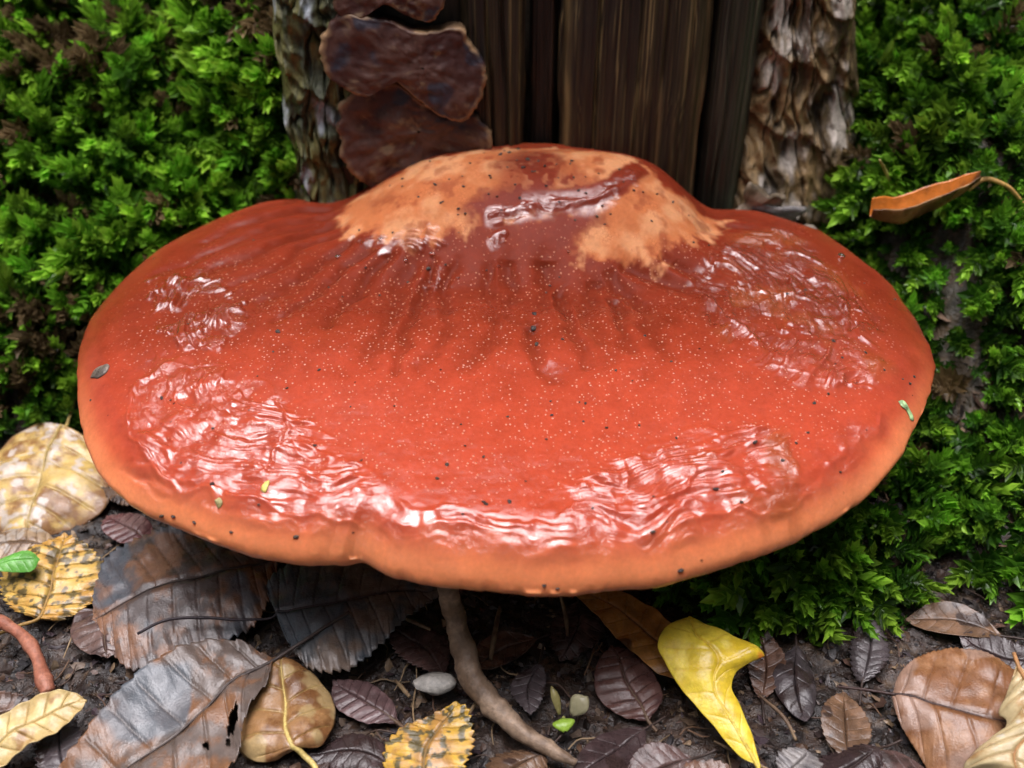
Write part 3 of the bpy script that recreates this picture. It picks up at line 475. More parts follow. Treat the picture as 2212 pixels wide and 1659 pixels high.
# ---------------------------------------------------------------- fallen leaves: left edge, right edge (base to tip) and stalk, as points on the leaf's own plane
LEAF = {
'yellow_round':([(-14.89, 5.64, 1.16), (-16.22, 5.93, 1.23), (-17.17, 5.07, 1.02), (-17.28, 3.62, 0.66), (-16.57, 2.42, 0.35), (-15.63, 1.76, 0.19), (-14.86, 1.56, 0.14)],
  [(-14.89, 5.64, 1.16), (-14.07, 5.45, 1.11), (-13.24, 4.61, 0.9), (-12.83, 3.8, 0.7), (-12.87, 2.93, 0.48), (-13.73, 2.09, 0.27), (-14.86, 1.56, 0.14)],
  [(-14.96, 7.09, 1.52), (-14.9, 6.22, 1.3), (-14.89, 5.64, 1.16)]),
'speckled_orange':([(-13.19, -1.86, 0.33), (-13.85, -1.64, 0.37), (-14.44, -1.12, 0.48), (-14.67, -0.44, 0.61), (-14.42, 0.11, 0.72), (-14.01, 0.51, 0.8), (-13.34, 1.0, 0.9)],
  [(-13.19, -1.86, 0.33), (-12.48, -1.86, 0.33), (-11.92, -1.35, 0.43), (-11.71, -0.82, 0.54), (-11.85, -0.28, 0.64), (-12.51, 0.51, 0.8), (-13.34, 1.0, 0.9)],
  [(-14.24, -2.39, 0.22), (-13.69, -2.1, 0.28), (-13.19, -1.86, 0.33)]),
'green_tip':([(-15.28, -0.78, 1.14), (-14.59, -0.51, 1.2), (-14.13, -0.29, 1.24), (-13.74, -0.28, 1.24), (-13.45, -0.51, 1.2)],
  [(-15.22, -0.94, 1.11), (-14.46, -0.89, 1.12), (-13.94, -0.88, 1.12), (-13.55, -0.85, 1.13), (-13.45, -0.51, 1.2)],
  [(-15.75, -0.94, 1.11), (-15.5, -0.91, 1.12), (-15.25, -0.86, 1.13)]),
'grey_birch_a':([(-6.8, -0.02, 0.94), (-7.67, 0.35, 0.99), (-9.31, 1.01, 1.08), (-10.65, 0.87, 1.02), (-11.72, 0.23, 0.89), (-11.88, -0.88, 0.68), (-11.6, -2.08, 0.47)],
  [(-6.8, -0.02, 0.94), (-6.78, -0.96, 0.77), (-6.99, -2.0, 0.58), (-7.64, -2.64, 0.45), (-8.8, -3.11, 0.34), (-10.08, -3.5, 0.25), (-11.6, -2.08, 0.47)],
  [(-6.29, 0.21, 0.99), (-6.55, 0.14, 0.97), (-6.8, -0.02, 0.94)]),
'grey_birch_b':([(-6.34, -2.42, 1.07), (-6.76, -1.45, 1.18), (-6.12, -0.62, 1.25), (-4.85, -0.26, 1.26), (-3.24, -0.56, 1.2), (-2.41, -1.13, 1.13), (-1.88, -1.52, 1.08)],
  [(-6.34, -2.42, 1.07), (-5.96, -3.19, 0.99), (-5.1, -4.11, 0.88), (-4.38, -4.09, 0.87), (-3.5, -3.3, 0.93), (-2.84, -2.4, 1.01), (-1.88, -1.52, 1.08)],
  [(-9.94, -3.1, 1.08), (-9.39, -2.69, 1.11), (-8.31, -2.55, 1.1), (-7.18, -2.59, 1.07), (-6.34, -2.42, 1.07)]),
'dark_big':([(-6.16, -4.02, 1.14), (-7.09, -3.56, 1.14), (-8.18, -3.59, 1.08), (-9.23, -4.25, 0.96), (-10.01, -5.29, 0.82), (-10.62, -6.64, 0.65), (-11.37, -7.99, 0.48)],
  [(-6.16, -4.02, 1.14), (-6.17, -4.64, 1.08), (-6.57, -5.61, 0.96), (-6.56, -6.77, 0.84), (-7.3, -7.9, 0.7), (-8.96, -8.5, 0.55), (-11.37, -7.99, 0.48)],
  [(-4.35, -2.6, 1.37), (-4.97, -3.07, 1.29), (-5.62, -3.62, 1.21), (-6.16, -4.02, 1.14)]),
'brown_pale_vein':([(-5.25, -6.33, 0.49), (-6.12, -6.51, 0.48), (-6.68, -6.18, 0.56), (-6.79, -5.24, 0.75), (-6.66, -4.36, 0.92), (-6.32, -3.91, 1.0), (-5.95, -3.83, 1.01)],
  [(-5.25, -6.33, 0.49), (-4.71, -6.14, 0.51), (-4.47, -5.55, 0.62), (-4.52, -4.94, 0.74), (-4.95, -4.33, 0.88), (-5.47, -3.95, 0.97), (-5.95, -3.83, 1.01)],
  [(-4.65, -7.04, 0.33), (-4.76, -6.66, 0.41), (-5.01, -6.44, 0.46), (-5.25, -6.33, 0.49)]),
'pale_yellow':([(-12.74, -7.15, 0.66), (-12.8, -6.3, 0.91), (-12.49, -5.87, 1.04), (-11.94, -5.42, 1.17), (-11.32, -5.2, 1.24), (-10.81, -5.19, 1.24), (-10.53, -5.33, 1.2)],
  [(-12.74, -7.15, 0.66), (-12.04, -6.94, 0.72), (-11.62, -6.52, 0.84), (-11.03, -6.25, 0.93), (-10.78, -5.92, 1.02), (-10.59, -5.59, 1.12), (-10.53, -5.33, 1.2)],
  [(-13.19, -7.75, 0.47), (-12.97, -7.45, 0.56), (-12.74, -7.15, 0.66)]),
'yellow_speckled':([(-1.9, -7.81, 0.19), (-2.7, -7.23, 0.41), (-3.05, -6.6, 0.6), (-3.06, -6.05, 0.74), (-2.7, -5.63, 0.81), (-2.03, -5.35, 0.81), (-1.41, -5.08, 0.82)],
  [(-1.9, -7.81, 0.19), (-1.27, -7.36, 0.24), (-1.18, -6.71, 0.39), (-0.98, -6.03, 0.54), (-1.05, -5.58, 0.66), (-1.17, -5.18, 0.77), (-1.41, -5.08, 0.82)],
  [(-1.99, -8.22, 0.09), (-1.94, -8.01, 0.14), (-1.9, -7.81, 0.19)]),
'orange_brown':([(4.58, -4.33, 0.7), (3.78, -4.02, 0.69), (3.24, -3.43, 0.72), (2.79, -2.83, 0.76), (2.34, -2.13, 0.8), (1.86, -1.56, 0.84), (1.43, -0.97, 0.87)],
  [(4.58, -4.33, 0.7), (4.79, -3.64, 0.78), (4.64, -2.9, 0.84), (4.22, -2.28, 0.88), (3.76, -1.8, 0.91), (2.91, -1.28, 0.92), (1.43, -0.97, 0.87)],
  [(4.78, -4.61, 0.68), (4.68, -4.47, 0.69), (4.58, -4.33, 0.7)]),
'bright_yellow':([(5.89, -6.91, 0.77), (5.47, -6.63, 0.83), (4.94, -5.98, 1.0), (4.4, -5.3, 1.19), (3.91, -4.48, 1.42), (3.72, -3.95, 1.59), (4.0, -3.5, 1.78), (4.62, -3.22, 1.94)],
  [(5.89, -6.91, 0.77), (5.8, -6.24, 1.0), (5.61, -5.59, 1.2), (5.45, -5.03, 1.38), (5.61, -4.71, 1.51), (6.35, -4.37, 1.71), (5.61, -3.79, 1.84), (4.62, -3.22, 1.94)],
  [(5.93, -7.56, 0.55), (5.92, -7.26, 0.65), (5.89, -6.91, 0.77)]),
'brown_right':([(9.69, -4.73, 0.6), (10.04, -4.19, 0.8), (10.67, -3.74, 0.99), (11.53, -3.62, 1.12), (12.29, -3.85, 1.12), (12.93, -4.44, 1.01), (13.93, -5.87, 0.68)],
  [(9.69, -4.73, 0.6), (9.7, -5.39, 0.4), (9.99, -6.07, 0.23), (10.32, -6.95, -0.0), (11.11, -7.61, -0.12), (12.33, -7.47, 0.04), (13.93, -5.87, 0.68)],
  [(8.38, -4.41, 0.56), (9.08, -4.54, 0.6), (9.69, -4.73, 0.6)]),
'pale_lobed':([(12.33, -5.04, 2.09), (12.01, -5.55, 1.85), (11.75, -6.0, 1.65), (11.84, -6.16, 1.59), (11.36, -6.43, 1.43), (10.74, -6.99, 1.15), (11.08, -7.11, 1.14), (11.34, -7.69, 0.93)],
  [(12.44, -5.05, 2.1), (12.7, -5.49, 1.95), (13.18, -5.72, 1.9), (12.71, -6.21, 1.66), (13.19, -6.73, 1.5), (12.66, -7.1, 1.3), (12.62, -7.57, 1.1), (11.34, -7.69, 0.93)],
  [(12.37, -4.72, 2.22), (12.38, -4.88, 2.16), (12.39, -5.04, 2.09)]),
'purple_brown':([(-11.3, -1.47, 0.38), (-12.16, -1.64, 0.37), (-12.2, -2.29, 0.34), (-11.74, -2.92, 0.3), (-10.9, -3.22, 0.29)],
  [(-11.3, -1.47, 0.38), (-10.55, -1.8, 0.36), (-10.24, -2.45, 0.33), (-10.36, -2.92, 0.3), (-10.9, -3.22, 0.29)],
  [(-11.27, -1.13, 0.39), (-11.28, -1.3, 0.38), (-11.3, -1.47, 0.38)]),
'brown_flake':([(-13.61, 0.98, 0.35), (-14.21, 1.53, 0.4), (-14.84, 1.71, 0.42), (-15.48, 1.53, 0.4), (-15.98, 0.98, 0.35)],
  [(-13.61, 0.98, 0.35), (-13.9, 0.62, 0.31), (-14.5, 0.36, 0.29), (-15.19, 0.36, 0.29), (-15.98, 0.98, 0.35)],
  [(-13.19, 0.98, 0.35), (-13.4, 0.98, 0.35), (-13.61, 0.98, 0.35)]),
'grey_scrap':([(6.46, -6.97, 0.4), (6.44, -6.49, 0.45), (6.72, -6.23, 0.48), (7.16, -6.25, 0.47)],
  [(6.46, -6.97, 0.4), (7.01, -6.97, 0.4), (7.48, -6.61, 0.44), (7.16, -6.25, 0.47)],
  [(6.3, -7.2, 0.38), (6.38, -7.09, 0.39), (6.46, -6.97, 0.4)]),
'pink_brown':([(-10.84, 1.03, 0.3), (-12.01, 1.21, 0.32), (-12.6, 1.76, 0.38), (-12.62, 2.33, 0.43)],
  [(-10.84, 1.03, 0.3), (-11.03, 1.76, 0.38), (-11.76, 2.33, 0.43), (-12.62, 2.33, 0.43)],
  [(-10.56, 0.76, 0.28), (-10.69, 0.88, 0.29), (-10.84, 1.03, 0.3)]),
'maroon':([(3.44, -5.26, 0.23), (2.76, -4.98, 0.24), (2.21, -4.44, 0.29), (2.25, -3.64, 0.42), (2.66, -3.1, 0.52)],
  [(3.44, -5.26, 0.23), (3.86, -4.63, 0.35), (3.7, -3.83, 0.46), (3.39, -3.27, 0.53), (2.66, -3.1, 0.52)],
  [(3.65, -5.52, 0.21), (3.55, -5.39, 0.22), (3.44, -5.26, 0.23)]),
'dull_mauve':([(-2.88, -5.25, 0.22), (-3.82, -5.25, 0.22), (-4.59, -4.72, 0.28), (-4.68, -4.04, 0.35)],
  [(-2.88, -5.25, 0.22), (-3.05, -4.72, 0.28), (-3.7, -4.18, 0.33), (-4.68, -4.04, 0.35)],
  [(-2.63, -5.51, 0.2), (-2.76, -5.38, 0.21), (-2.88, -5.25, 0.22)]),

}
def leaf(key, name, label, c1, c2, spots=None, vein=None, stalk=(.10, .06, .035), saw=(0, 0), nv=6, dome=.12, fold=0., pucker=.03, curl=0., edgec=None, holes=(), stalk_r=.055, seed=None, bl=0., veinw=.05, veinpale=.6, gloss=None):
    l, r, s = LEAF[key]; nu, na = 180, 61; seed = seed if seed is not None else sum(map(ord, key)) % 37
    Lp, Rp = resample(l, nu), resample(r, nu); mid = (Lp+Rp)/2; W = np.linalg.norm(Rp-Lp, axis=1); Wm = W.max()
    u = np.linspace(0, 1, nu); ln = np.linalg.norm(np.diff(mid, axis=0), axis=1).sum()
    t = u*saw[0]; tooth = ((t-np.floor(t))*.75+.5*((t*2.7) % 1)*.3-.3)*saw[1]*sm(0, .06, u)*sm(1, .94, u); tooth = tooth+.03*Wm*.3*fbm(u*7, seed, 1., 3)*sm(0, .1, u)*sm(1, .9, u)
    d = (Rp-Lp)/np.maximum(W, 1e-3)[:, None]; Lp = Lp-d*tooth[:, None]; Rp = Rp+d*np.roll(tooth, 1)[:, None]
    v = np.linspace(-1, 1, na); av = np.abs(v); P = mid[:, None]+np.where(v[None, :, None] < 0, (Lp-mid)[:, None]*av[None, :, None], (Rp-mid)[:, None]*av[None, :, None])
    U, VV = np.meshgrid(u, v, indexing='ij'); A = np.abs(VV); x, y = P[..., 0], P[..., 1]
    ph = U*nv*1.5-A*.55*1.4-.2*np.sign(VV); vl = np.abs(ph-np.round(ph)); sec = np.exp(-(vl/veinw)**2)*sm(0, .08, A)*sm(1.02, .75, A); rib = np.exp(-(A/.05)**2)
    wv = (W/Wm)[:, None]; z = dome*Wm*.5*(1-A**2)*wv+fold*Wm*.5*A*wv-pucker*sec+.5*pucker*np.cos(2*np.pi*ph)*A*-1+.22*fbm(x*.8, y*.8, seed, 3)+curl*Wm*.5*A**4*wv+bl*np.where(VV > 0, A, 0)*wv*Wm*.5
    z = z-.08*rib*wv; P = P+np.stack([0*z, 0*z, z], -1)
    q = fbm(x*1.1, y*1.1, seed, 4); q2 = fbm(x*3.2, y*3.2, seed+5, 4, .7); c = mix(np.array(c1), np.array(c2), sm(-.3, .3, .8*q+.75*q2))
    if spots: c = mix(c, np.array(spots[0]), sm(spots[2], spots[2]+.15, fbm(x*spots[1], y*spots[1], seed+8, 3))*.85)
    if edgec: c = mix(c, np.array(edgec), sm(.72, 1, A+.2*q))
    vc = np.array(vein if vein else np.array(c1)*.5); c = mix(c, vc, np.clip(sec*veinpale+rib*.8, 0, .85))
    keep = np.ones((nu-1, na-1), bool)
    for hu, hv, ru, rv in holes:
        uu, vv2 = np.meshgrid((u[1:]+u[:-1])/2, (v[1:]+v[:-1])/2, indexing='ij'); keep &= ((uu-hu)/ru)**2+((vv2-hv)/rv)**2 > 1+.5*noise(uu*40, vv2*20, seed)
    F = grid_faces(nu, na)[keep.ravel()]
    # the stalk runs into the midrib on the blade
    S = np.array(s); base = tuple(P[0].mean(0)); root = tag(empty(name, base), label, 'leaf')
    mk('blade', P.reshape(-1, 3), F, M_LEAF, root, cols=c.reshape(-1, 3), thick=.022)
    ribp = P[::12, na//2]+[0, 0, .015]; pts = np.concatenate([S[:-1], ribp[1:-1]]); sh = len(S)/(len(pts))
    Vt, Ft = tube(pts, [stalk_r*.9, stalk_r, stalk_r*.75, stalk_r*.4, stalk_r*.15], 70, 7, .12, seed); mk('stalk', Vt, Ft, M_TWIG, root, cols=np.tile(np.array(stalk), (len(Vt), 1)))
    return root
leaf('yellow_round', 'fallen_leaf', 'round mottled pale yellow and brown leaf with straw stalk, beside the moss', (.26, .13, .05), (.58, .40, .13), ((.55, .48, .42), 3.0, .12), (.45, .33, .12), (.38, .27, .09), nv=5, dome=.12, curl=-.15, pucker=.06, edgec=(.30, .16, .08))
leaf('brown_flake', 'fallen_leaf', 'dull brown scrap of leaf between the mottled yellow and the speckled orange leaf', (.16, .09, .045), (.32, .22, .13), ((.38, .33, .28), 2.5, .2))
leaf('speckled_orange', 'fallen_leaf', 'orange-yellow toothed leaf covered in dark specks, beside the reddish stem', (.50, .27, .06), (.62, .40, .10), ((.06, .055, .03), 6.5, .10), (.14, .09, .03), (.30, .17, .04), (22, .22), 6, .06, pucker=.07)
leaf('green_tip', 'fallen_leaf', 'small bright green leaf lying on the speckled orange leaf', (.12, .36, .06), (.20, .50, .10), None, (.25, .5, .15), (.2, .4, .1), dome=.3, pucker=.01)
leaf('purple_brown', 'fallen_leaf', 'dark purplish brown leaf half under the grey birch leaf, by the reddish stem', (.075, .045, .04), (.14, .085, .07))
leaf('pink_brown', 'fallen_leaf', 'small dark rosy brown leaf under the cap\'s shade beside the speckled orange leaf', (.13, .05, .05), (.22, .13, .12))
leaf('grey_birch_a', 'fallen_leaf', 'big wet grey-brown toothed leaf under the rim of the red cap', (.10, .08, .075), (.24, .125, .075), ((.085, .10, .12), .8, .10), (.06, .04, .035), (.04, .025, .02), (30, .2), 8, .10, pucker=.04, veinw=.03, stalk_r=.04)
leaf('grey_birch_b', 'fallen_leaf', 'dark slate grey toothed leaf with long thin blackish stalk', (.075, .08, .085), (.15, .11, .085), ((.06, .075, .09), .8, .12), (.035, .025, .025), (.03, .02, .025), (28, .2), 7, .10, pucker=.04, veinw=.03, stalk_r=.045)
leaf('dark_big', 'fallen_leaf', 'largest dark brown and grey leaf with deep veins, a torn hole and long stalk', (.20, .095, .045), (.13, .10, .085), ((.10, .12, .14), .55, .12), (.07, .045, .03), (.05, .035, .03), (20, .12), 6, -.06, fold=.12, pucker=.07, veinw=.03, holes=((.27, .62, .05, .13), (.335, .70, .012, .05), (.40, .45, .010, .04)), stalk_r=.05)
leaf('brown_pale_vein', 'fallen_leaf', 'glossy brown leaf with thick pale yellow stalk and veins', (.17, .075, .028), (.30, .16, .065), ((.42, .30, .14), 1.4, .2), (.42, .30, .10), (.52, .40, .13), nv=4, dome=.15, pucker=.05, stalk_r=.075, veinw=.045, curl=-.2)
leaf('pale_yellow', 'fallen_leaf', 'pale creamy yellow leaf with rolled edge below the reddish stem', (.55, .40, .17), (.66, .52, .24), ((.30, .16, .06), 1.6, .32), (.36, .24, .09), (.5, .36, .12), nv=5, dome=.1, curl=.25, pucker=.05)
leaf('yellow_speckled', 'fallen_leaf', 'yellow-orange black-speckled leaf folded along its midrib, beside the thick twig', (.42, .22, .06), (.60, .36, .05), ((.05, .06, .035), 6.5, .10), (.12, .08, .03), (.2, .12, .04), (18, .16), 6, .0, fold=-.35, bl=.3)
leaf('orange_brown', 'fallen_leaf', 'smooth orange-brown leaf with dark blotches tucked under the bright yellow leaf', (.38, .16, .04), (.50, .24, .065), ((.07, .035, .02), 1.3, .40), (.22, .09, .025), dome=.06, pucker=.02)
leaf('bright_yellow', 'fallen_leaf', 'bright lemon-yellow pointed leaf with red marks and a notch', (.66, .47, .03), (.76, .60, .06), ((.50, .09, .02), 1.1, .30), (.60, .40, .04), (.62, .45, .06), dome=.28, pucker=.012, nv=5, seed=3)
leaf('maroon', 'fallen_leaf', 'dark maroon leaf on the soil between thick twig and bright yellow leaf', (.075, .035, .032), (.12, .06, .05))
leaf('dull_mauve', 'fallen_leaf', 'small dull mauve-brown leaf beside the slate grey leaf', (.10, .06, .06), (.16, .10, .10))
leaf('brown_right', 'fallen_leaf', 'broad glossy chestnut-brown leaf with thin black midrib', (.20, .085, .035), (.31, .155, .075), ((.30, .19, .14), .9, .15), (.05, .02, .012), (.035, .015, .012), (40, .05), 5, .22, pucker=.03, stalk_r=.04, veinpale=.35)
leaf('pale_lobed', 'fallen_leaf', 'curled tan lobed leaf lying on the chestnut-brown leaf', (.40, .24, .10), (.55, .44, .24), ((.55, .52, .45), 2.2, .15), (.30, .15, .05), (.35, .17, .06), dome=.3, curl=-.3, pucker=.08)
leaf('grey_scrap', 'fallen_leaf', 'small grey toothed scrap of leaf on soil near the bright yellow leaf\'s tip', (.13, .12, .12), (.22, .20, .19), saw=(8, .15))
# dark rotted leaves lying flat all over the litter
rl = np.random.default_rng(9)
WHERE = ('beside the reddish jointed stem', 'half under the pale creamy yellow leaf', 'between the creamy yellow and the largest dark leaf', 'under the big toothed leaf by the cap\'s rim', 'between the pale-veined leaf and the folded speckled leaf', 'beside the whitish wood chip under the cap', 'close to the thick twig, deep under the cap', 'between thick twig and green sprout', 'under the pointed end of the thick twig', 'below the green sprout', 'on soil below the maroon leaf', 'beside the lemon-yellow leaf\'s tip', 'off the notch of the lemon-yellow leaf', 'between lemon-yellow leaf and chestnut leaf, on bare soil', 'beside the grey toothed scrap', 'against the lower edge of the chestnut leaf', 'right of the lemon-yellow leaf, under hanging moss', 'at the foot of the mossy bank above the chestnut leaf', 'at the far edge of the moss above the lobed leaf', 'just above the curled lobed leaf', 'under the smooth orange-brown leaf', 'at the lower edge of the pale-veined leaf', 'deep in shade behind the big toothed leaf', 'between the mottled yellow leaf and the cap')
for q, (x, y) in enumerate([(-15.2, -4.2), (-13.2, -5.0), (-10.9, -6.2), (-7.2, .9), (-3.9, -6.4), (-2.6, -3.0), (-.2, -3.2), (.6, -4.4), (.2, -6.9), (2.4, -6.2), (3.5, -6.9), (4.2, -7.3), (7.6, -4.0), (8.4, -5.4), (7.9, -6.7), (9.2, -6.9), (6.6, -3.3), (9.6, -2.9), (12.2, -2.2), (13.2, -3.0), (1.6, -2.2), (-5.4, -7.3), (-8.6, 2.2), (-12.2, 3.4)]):
    a, L, Wd = rl.uniform(0, 6.28), rl.uniform(1.5, 2.6), rl.uniform(.45, .75); d = np.array((math.cos(a), math.sin(a))); nn = np.array((-d[1], d[0])); t = np.linspace(0, 1, 9); bend = rl.uniform(-.3, .3); tl = rl.normal(0, .10, 2)
    wv_ = Wd*np.sin(np.pi*t)**.75; wv_[0] = wv_[-1] = .01; ctr = np.array((x, y))+(t[:, None]-.5)*L*d+bend*np.sin(np.pi*t)[:, None]*nn; zf = lambda p: .26+.05*(q % 4)+float(tl[0]*(p[0]-x)+tl[1]*(p[1]-y))
    ed_ = [[(*p, zf(p)) for p in ctr+s_*wv_[:, None]*nn] for s_ in (1, -1)]; st_ = [(*p, zf(p)) for p in (ctr[0]-d*.7, ctr[0]-d*.35, ctr[0])]; LEAF['_'] = (ed_[0], ed_[1], st_)
    c = ((.060, .034, .030), (.085, .045, .030), (.045, .036, .038), (.11, .062, .036), (.035, .022, .022))[q % 5]; o = leaf('_', 'fallen_leaf', 'dark rotted leaf lying flat in the wet litter', c, tuple(1.7*v for v in c), ((.03, .018, .016), 2., .2), seed=q+40, saw=(14, .06*(q % 3)), curl=rl.uniform(-.25, .3), dome=rl.uniform(-.1, .25), stalk=(.04, .025, .02), stalk_r=.035, veinpale=.25, pucker=.012, nv=4+q % 3); o['group'] = 'dark rotted leaves in the litter'; o['label'] = ('purplish dark', 'reddish-brown', 'dark slate', 'tan-brown', 'blackish')[q % 5]+' rotted leaf '+WHERE[q]
# the rolled leaf standing on the moss beside the trunk
root = tag(empty('fallen_leaf', (11.3, 8.3, 7.6)), 'rolled orange-brown leaf with pale stalk caught between bark and moss', 'leaf')
ax = resample([(11.35, 8.1, 7.95), (12.3, 8.15, 7.85), (13.3, 8.25, 8.2), (14.6, 8.4, 8.95)], 60); t = np.linspace(0, 1, 60)[:, None]; k = np.linspace(-1, 1, 31)[None]   # a trough: near wall shows its underside, far wall its inner face
wd = .62*np.sin(np.pi*(.10+.84*t))**.6*(1-.35*t); P = np.stack([ax[:, :1]+.10*k*wd, ax[:, 1:2]+wd*k*.75, ax[:, 2:]+wd*(1.25*np.abs(k)**1.7-.5)+.10*(k > 0)*k], -1); P = P+.10*np.stack([fbm(P[..., 0]*1.4, P[..., 1]*2, q, 3) for q in (1., 5., 9.)], -1)
c = mix(np.array((.34, .18, .075)), np.array((.66, .20, .03)), sm(-.1, .15, k+0*t)); c = mix(c, np.array((.50, .28, .12)), sm(-.75, -.95, k+0*t)*.8); c = mix(c, np.array((.12, .05, .025)), sm(.15, .45, fbm(P[..., 0]*1.7, P[..., 1]*3, 8., 3))*.8); c = mix(c, np.array((.06, .025, .015)), sm(.3, .0, t+0*k)*sm(.2, -.3, k)*.7)  # last mix paints the shade of the hollow at the leaf's left end
mk('blade', P.reshape(-1, 3), grid_faces(60, 31), M_LEAF, root, cols=c.reshape(-1, 3), thick=.03)
Vt, Ft = tube([(14.3, 8.35, 8.6), (14.75, 8.45, 8.9), (15.4, 8.4, 8.75), (16.3, 8.4, 8.0)], [.09, .07, .06], 24, 7, .1); mk('stalk', Vt, Ft, M_TWIG, root, cols=np.tile(np.array((.55, .32, .10)), (len(Vt), 1)))
# ---------------------------------------------------------------- twigs
def twig(P, rad, label, c1, c2, cat='twig', name='twig', bump=.2, n=60, rings=0, group=None):
    Vt, Ft = tube(P, rad, n, 12, bump, P[0][0]); q = fbm(Vt[:, 0]*3, Vt[:, 1]*3, Vt[:, 2]*3, 3)
    return tag(mk(name, Vt, Ft, M_TWIG, at=P[-1], cols=mix(np.array(c1), np.array(c2), sm(-.3, .35, q))), label, cat, group)
twig([(-1.9, -2.6, 4.0), (-1.64, -3.36, 3.2), (-1.43, -3.65, 2.2), (-1.25, -4.04, 1.6), (-.89, -4.72, 1.0), (-.3, -5.34, .7), (.39, -5.91, .55), (1.06, -6.3, .45), (1.55, -6.55, .36)], [.2, .24, .27, .29, .33, .31, .26, .21, .10], 'thick bent grey-brown twig coming down from under the red cap', (.13, .085, .055), (.27, .19, .13), bump=.3, n=90)
twig([(-14.6, -2.2, .9), (-14.17, -2.38, .9), (-13.79, -2.55, .9), (-13.17, -2.91, .85), (-12.5, -3.61, .75), (-12.09, -4.29, .65), (-11.87, -4.62, .55)], [.13, .15, .19, .15, .16, .20, .15, .17, .24, .18], 'reddish-brown jointed plant stem beside the speckled orange leaf', (.25, .085, .05), (.36, .14, .085), 'stem', 'plant_stem', .12)
for P, r, lb in (([(-.34, -1.68, .6), (-.47, -2.78, .7), (-.57, -3.48, .5)], .07, 'thin dark twig standing in the soil just right of the thick twig'),
                 ([(1.35, -1.43, .8), (1.48, -2.02, .6), (1.52, -2.59, .4)], .06, 'short thin brown twig under the rim near the orange-brown leaf'),
                 ([(-3.02, -2.09, .6), (-2.22, -2.52, .6)], .055, 'short brown twig end at the tip of the slate grey leaf'),
                 ([(-3.05, -4.0, .3), (-2.64, -4.56, .35)], .06, 'tiny tan twig beside the pale wood chip'),
                 ([(-1.23, -5.38, .4), (-.78, -4.61, .5)], .05, 'thin olive twig leaning on the thick twig'),
                 ([(6.37, -4.53, .4), (6.88, -5.46, .5), (7.02, -5.93, .4)], .05, 'thin bent brown twig on soil right of the bright yellow leaf'),
                 ([(5.0, -5.9, .35), (6.23, -6.8, .4)], .045, 'straight thin twig under the tip of the bright yellow leaf'),
                 ([(11.67, 9.27, 9.2), (12.1, 9.57, 8.6), (12.33, 9.56, 8.2)], .06, 'yellowish needle sticking up beside the rolled orange leaf')):
    twig(P, [r*.6, r, r, r*.7], lb, (.10, .06, .035), (.22, .15, .08), bump=.15, n=24) if 'needle' not in lb else twig(P, [r*.5, r, r], lb, (.35, .28, .08), (.45, .38, .14), 'needle', 'pine_needle', .05, 24)
# pale wood chip and the green sprout
def lump(c, s, seed, sub=(18, 12), rough=.3, squash=(1, 1, 1)):
    a, b = np.meshgrid(np.linspace(0, 2*np.pi, sub[0], endpoint=False), np.linspace(.02, np.pi-.02, sub[1]), indexing='ij'); d = np.stack([np.cos(a)*np.sin(b), np.sin(a)*np.sin(b), np.cos(b)], -1)
    r = s*(1+rough*fbm(d[..., 0]*1.5+seed, d[..., 1]*1.5, d[..., 2]*1.5, 3)); return (np.array(c)+d*r[..., None]*squash).reshape(-1, 3), grid_faces(sub[0], sub[1], True)
Vt, Ft = lump((-2.0, -4.2, .45), .42, 3., squash=(1.3, .75, .5)); tag(mk('wood_chip', Vt, Ft, M_LITTER, at=(-2, -4.2, .2), cols=np.tile(np.array((.42, .40, .36)), (len(Vt), 1))), 'pale whitish wood chip on dark soil left of the thick twig', 'wood chip')
root = tag(empty('seedling', (1.32, -5.4, .3)), 'small yellow-green sprout with withered tan leaf on the soil', 'seedling')
for nm, P0, P1, wd, c in (('leaf', (1.25, -5.35, .5), (1.32, -5.75, .55), .28, (.30, .48, .06)), ('leaf', (1.5, -5.2, .5), (1.9, -5.0, .9), .26, (.36, .33, .20)), ('leaf', (1.2, -5.2, .5), (1.0, -4.75, 1.0), .10, (.30, .26, .10))):
    t = np.linspace(0, 1, 12); v = np.linspace(-1, 1, 7); mid = np.array(P0)*(1-t[:, None])+np.array(P1)*t[:, None]; d = np.array(P1)-np.array(P0); sd_ = np.cross(d, (0, -.4, 1)); sd_ = sd_/np.linalg.norm(sd_)
    V = mid[:, None]+sd_*(wd*np.sin(np.pi*(t*.9+.06))[:, None]*v)[..., None]; V[..., 2] += .12*np.sin(np.pi*t)[:, None]-.06*np.abs(v); mk(nm, V.reshape(-1, 3), grid_faces(12, 7), M_LEAF, root, cols=np.tile(np.array(c), (84, 1)), thick=.02)
Vt, Ft = tube([(1.3, -5.3, .0), (1.28, -5.3, .35), (1.3, -5.35, .55)], [.05, .04], 8, 6); mk('stem', Vt, Ft, M_TWIG, root, cols=np.tile(np.array((.3, .3, .1)), (len(Vt), 1)))
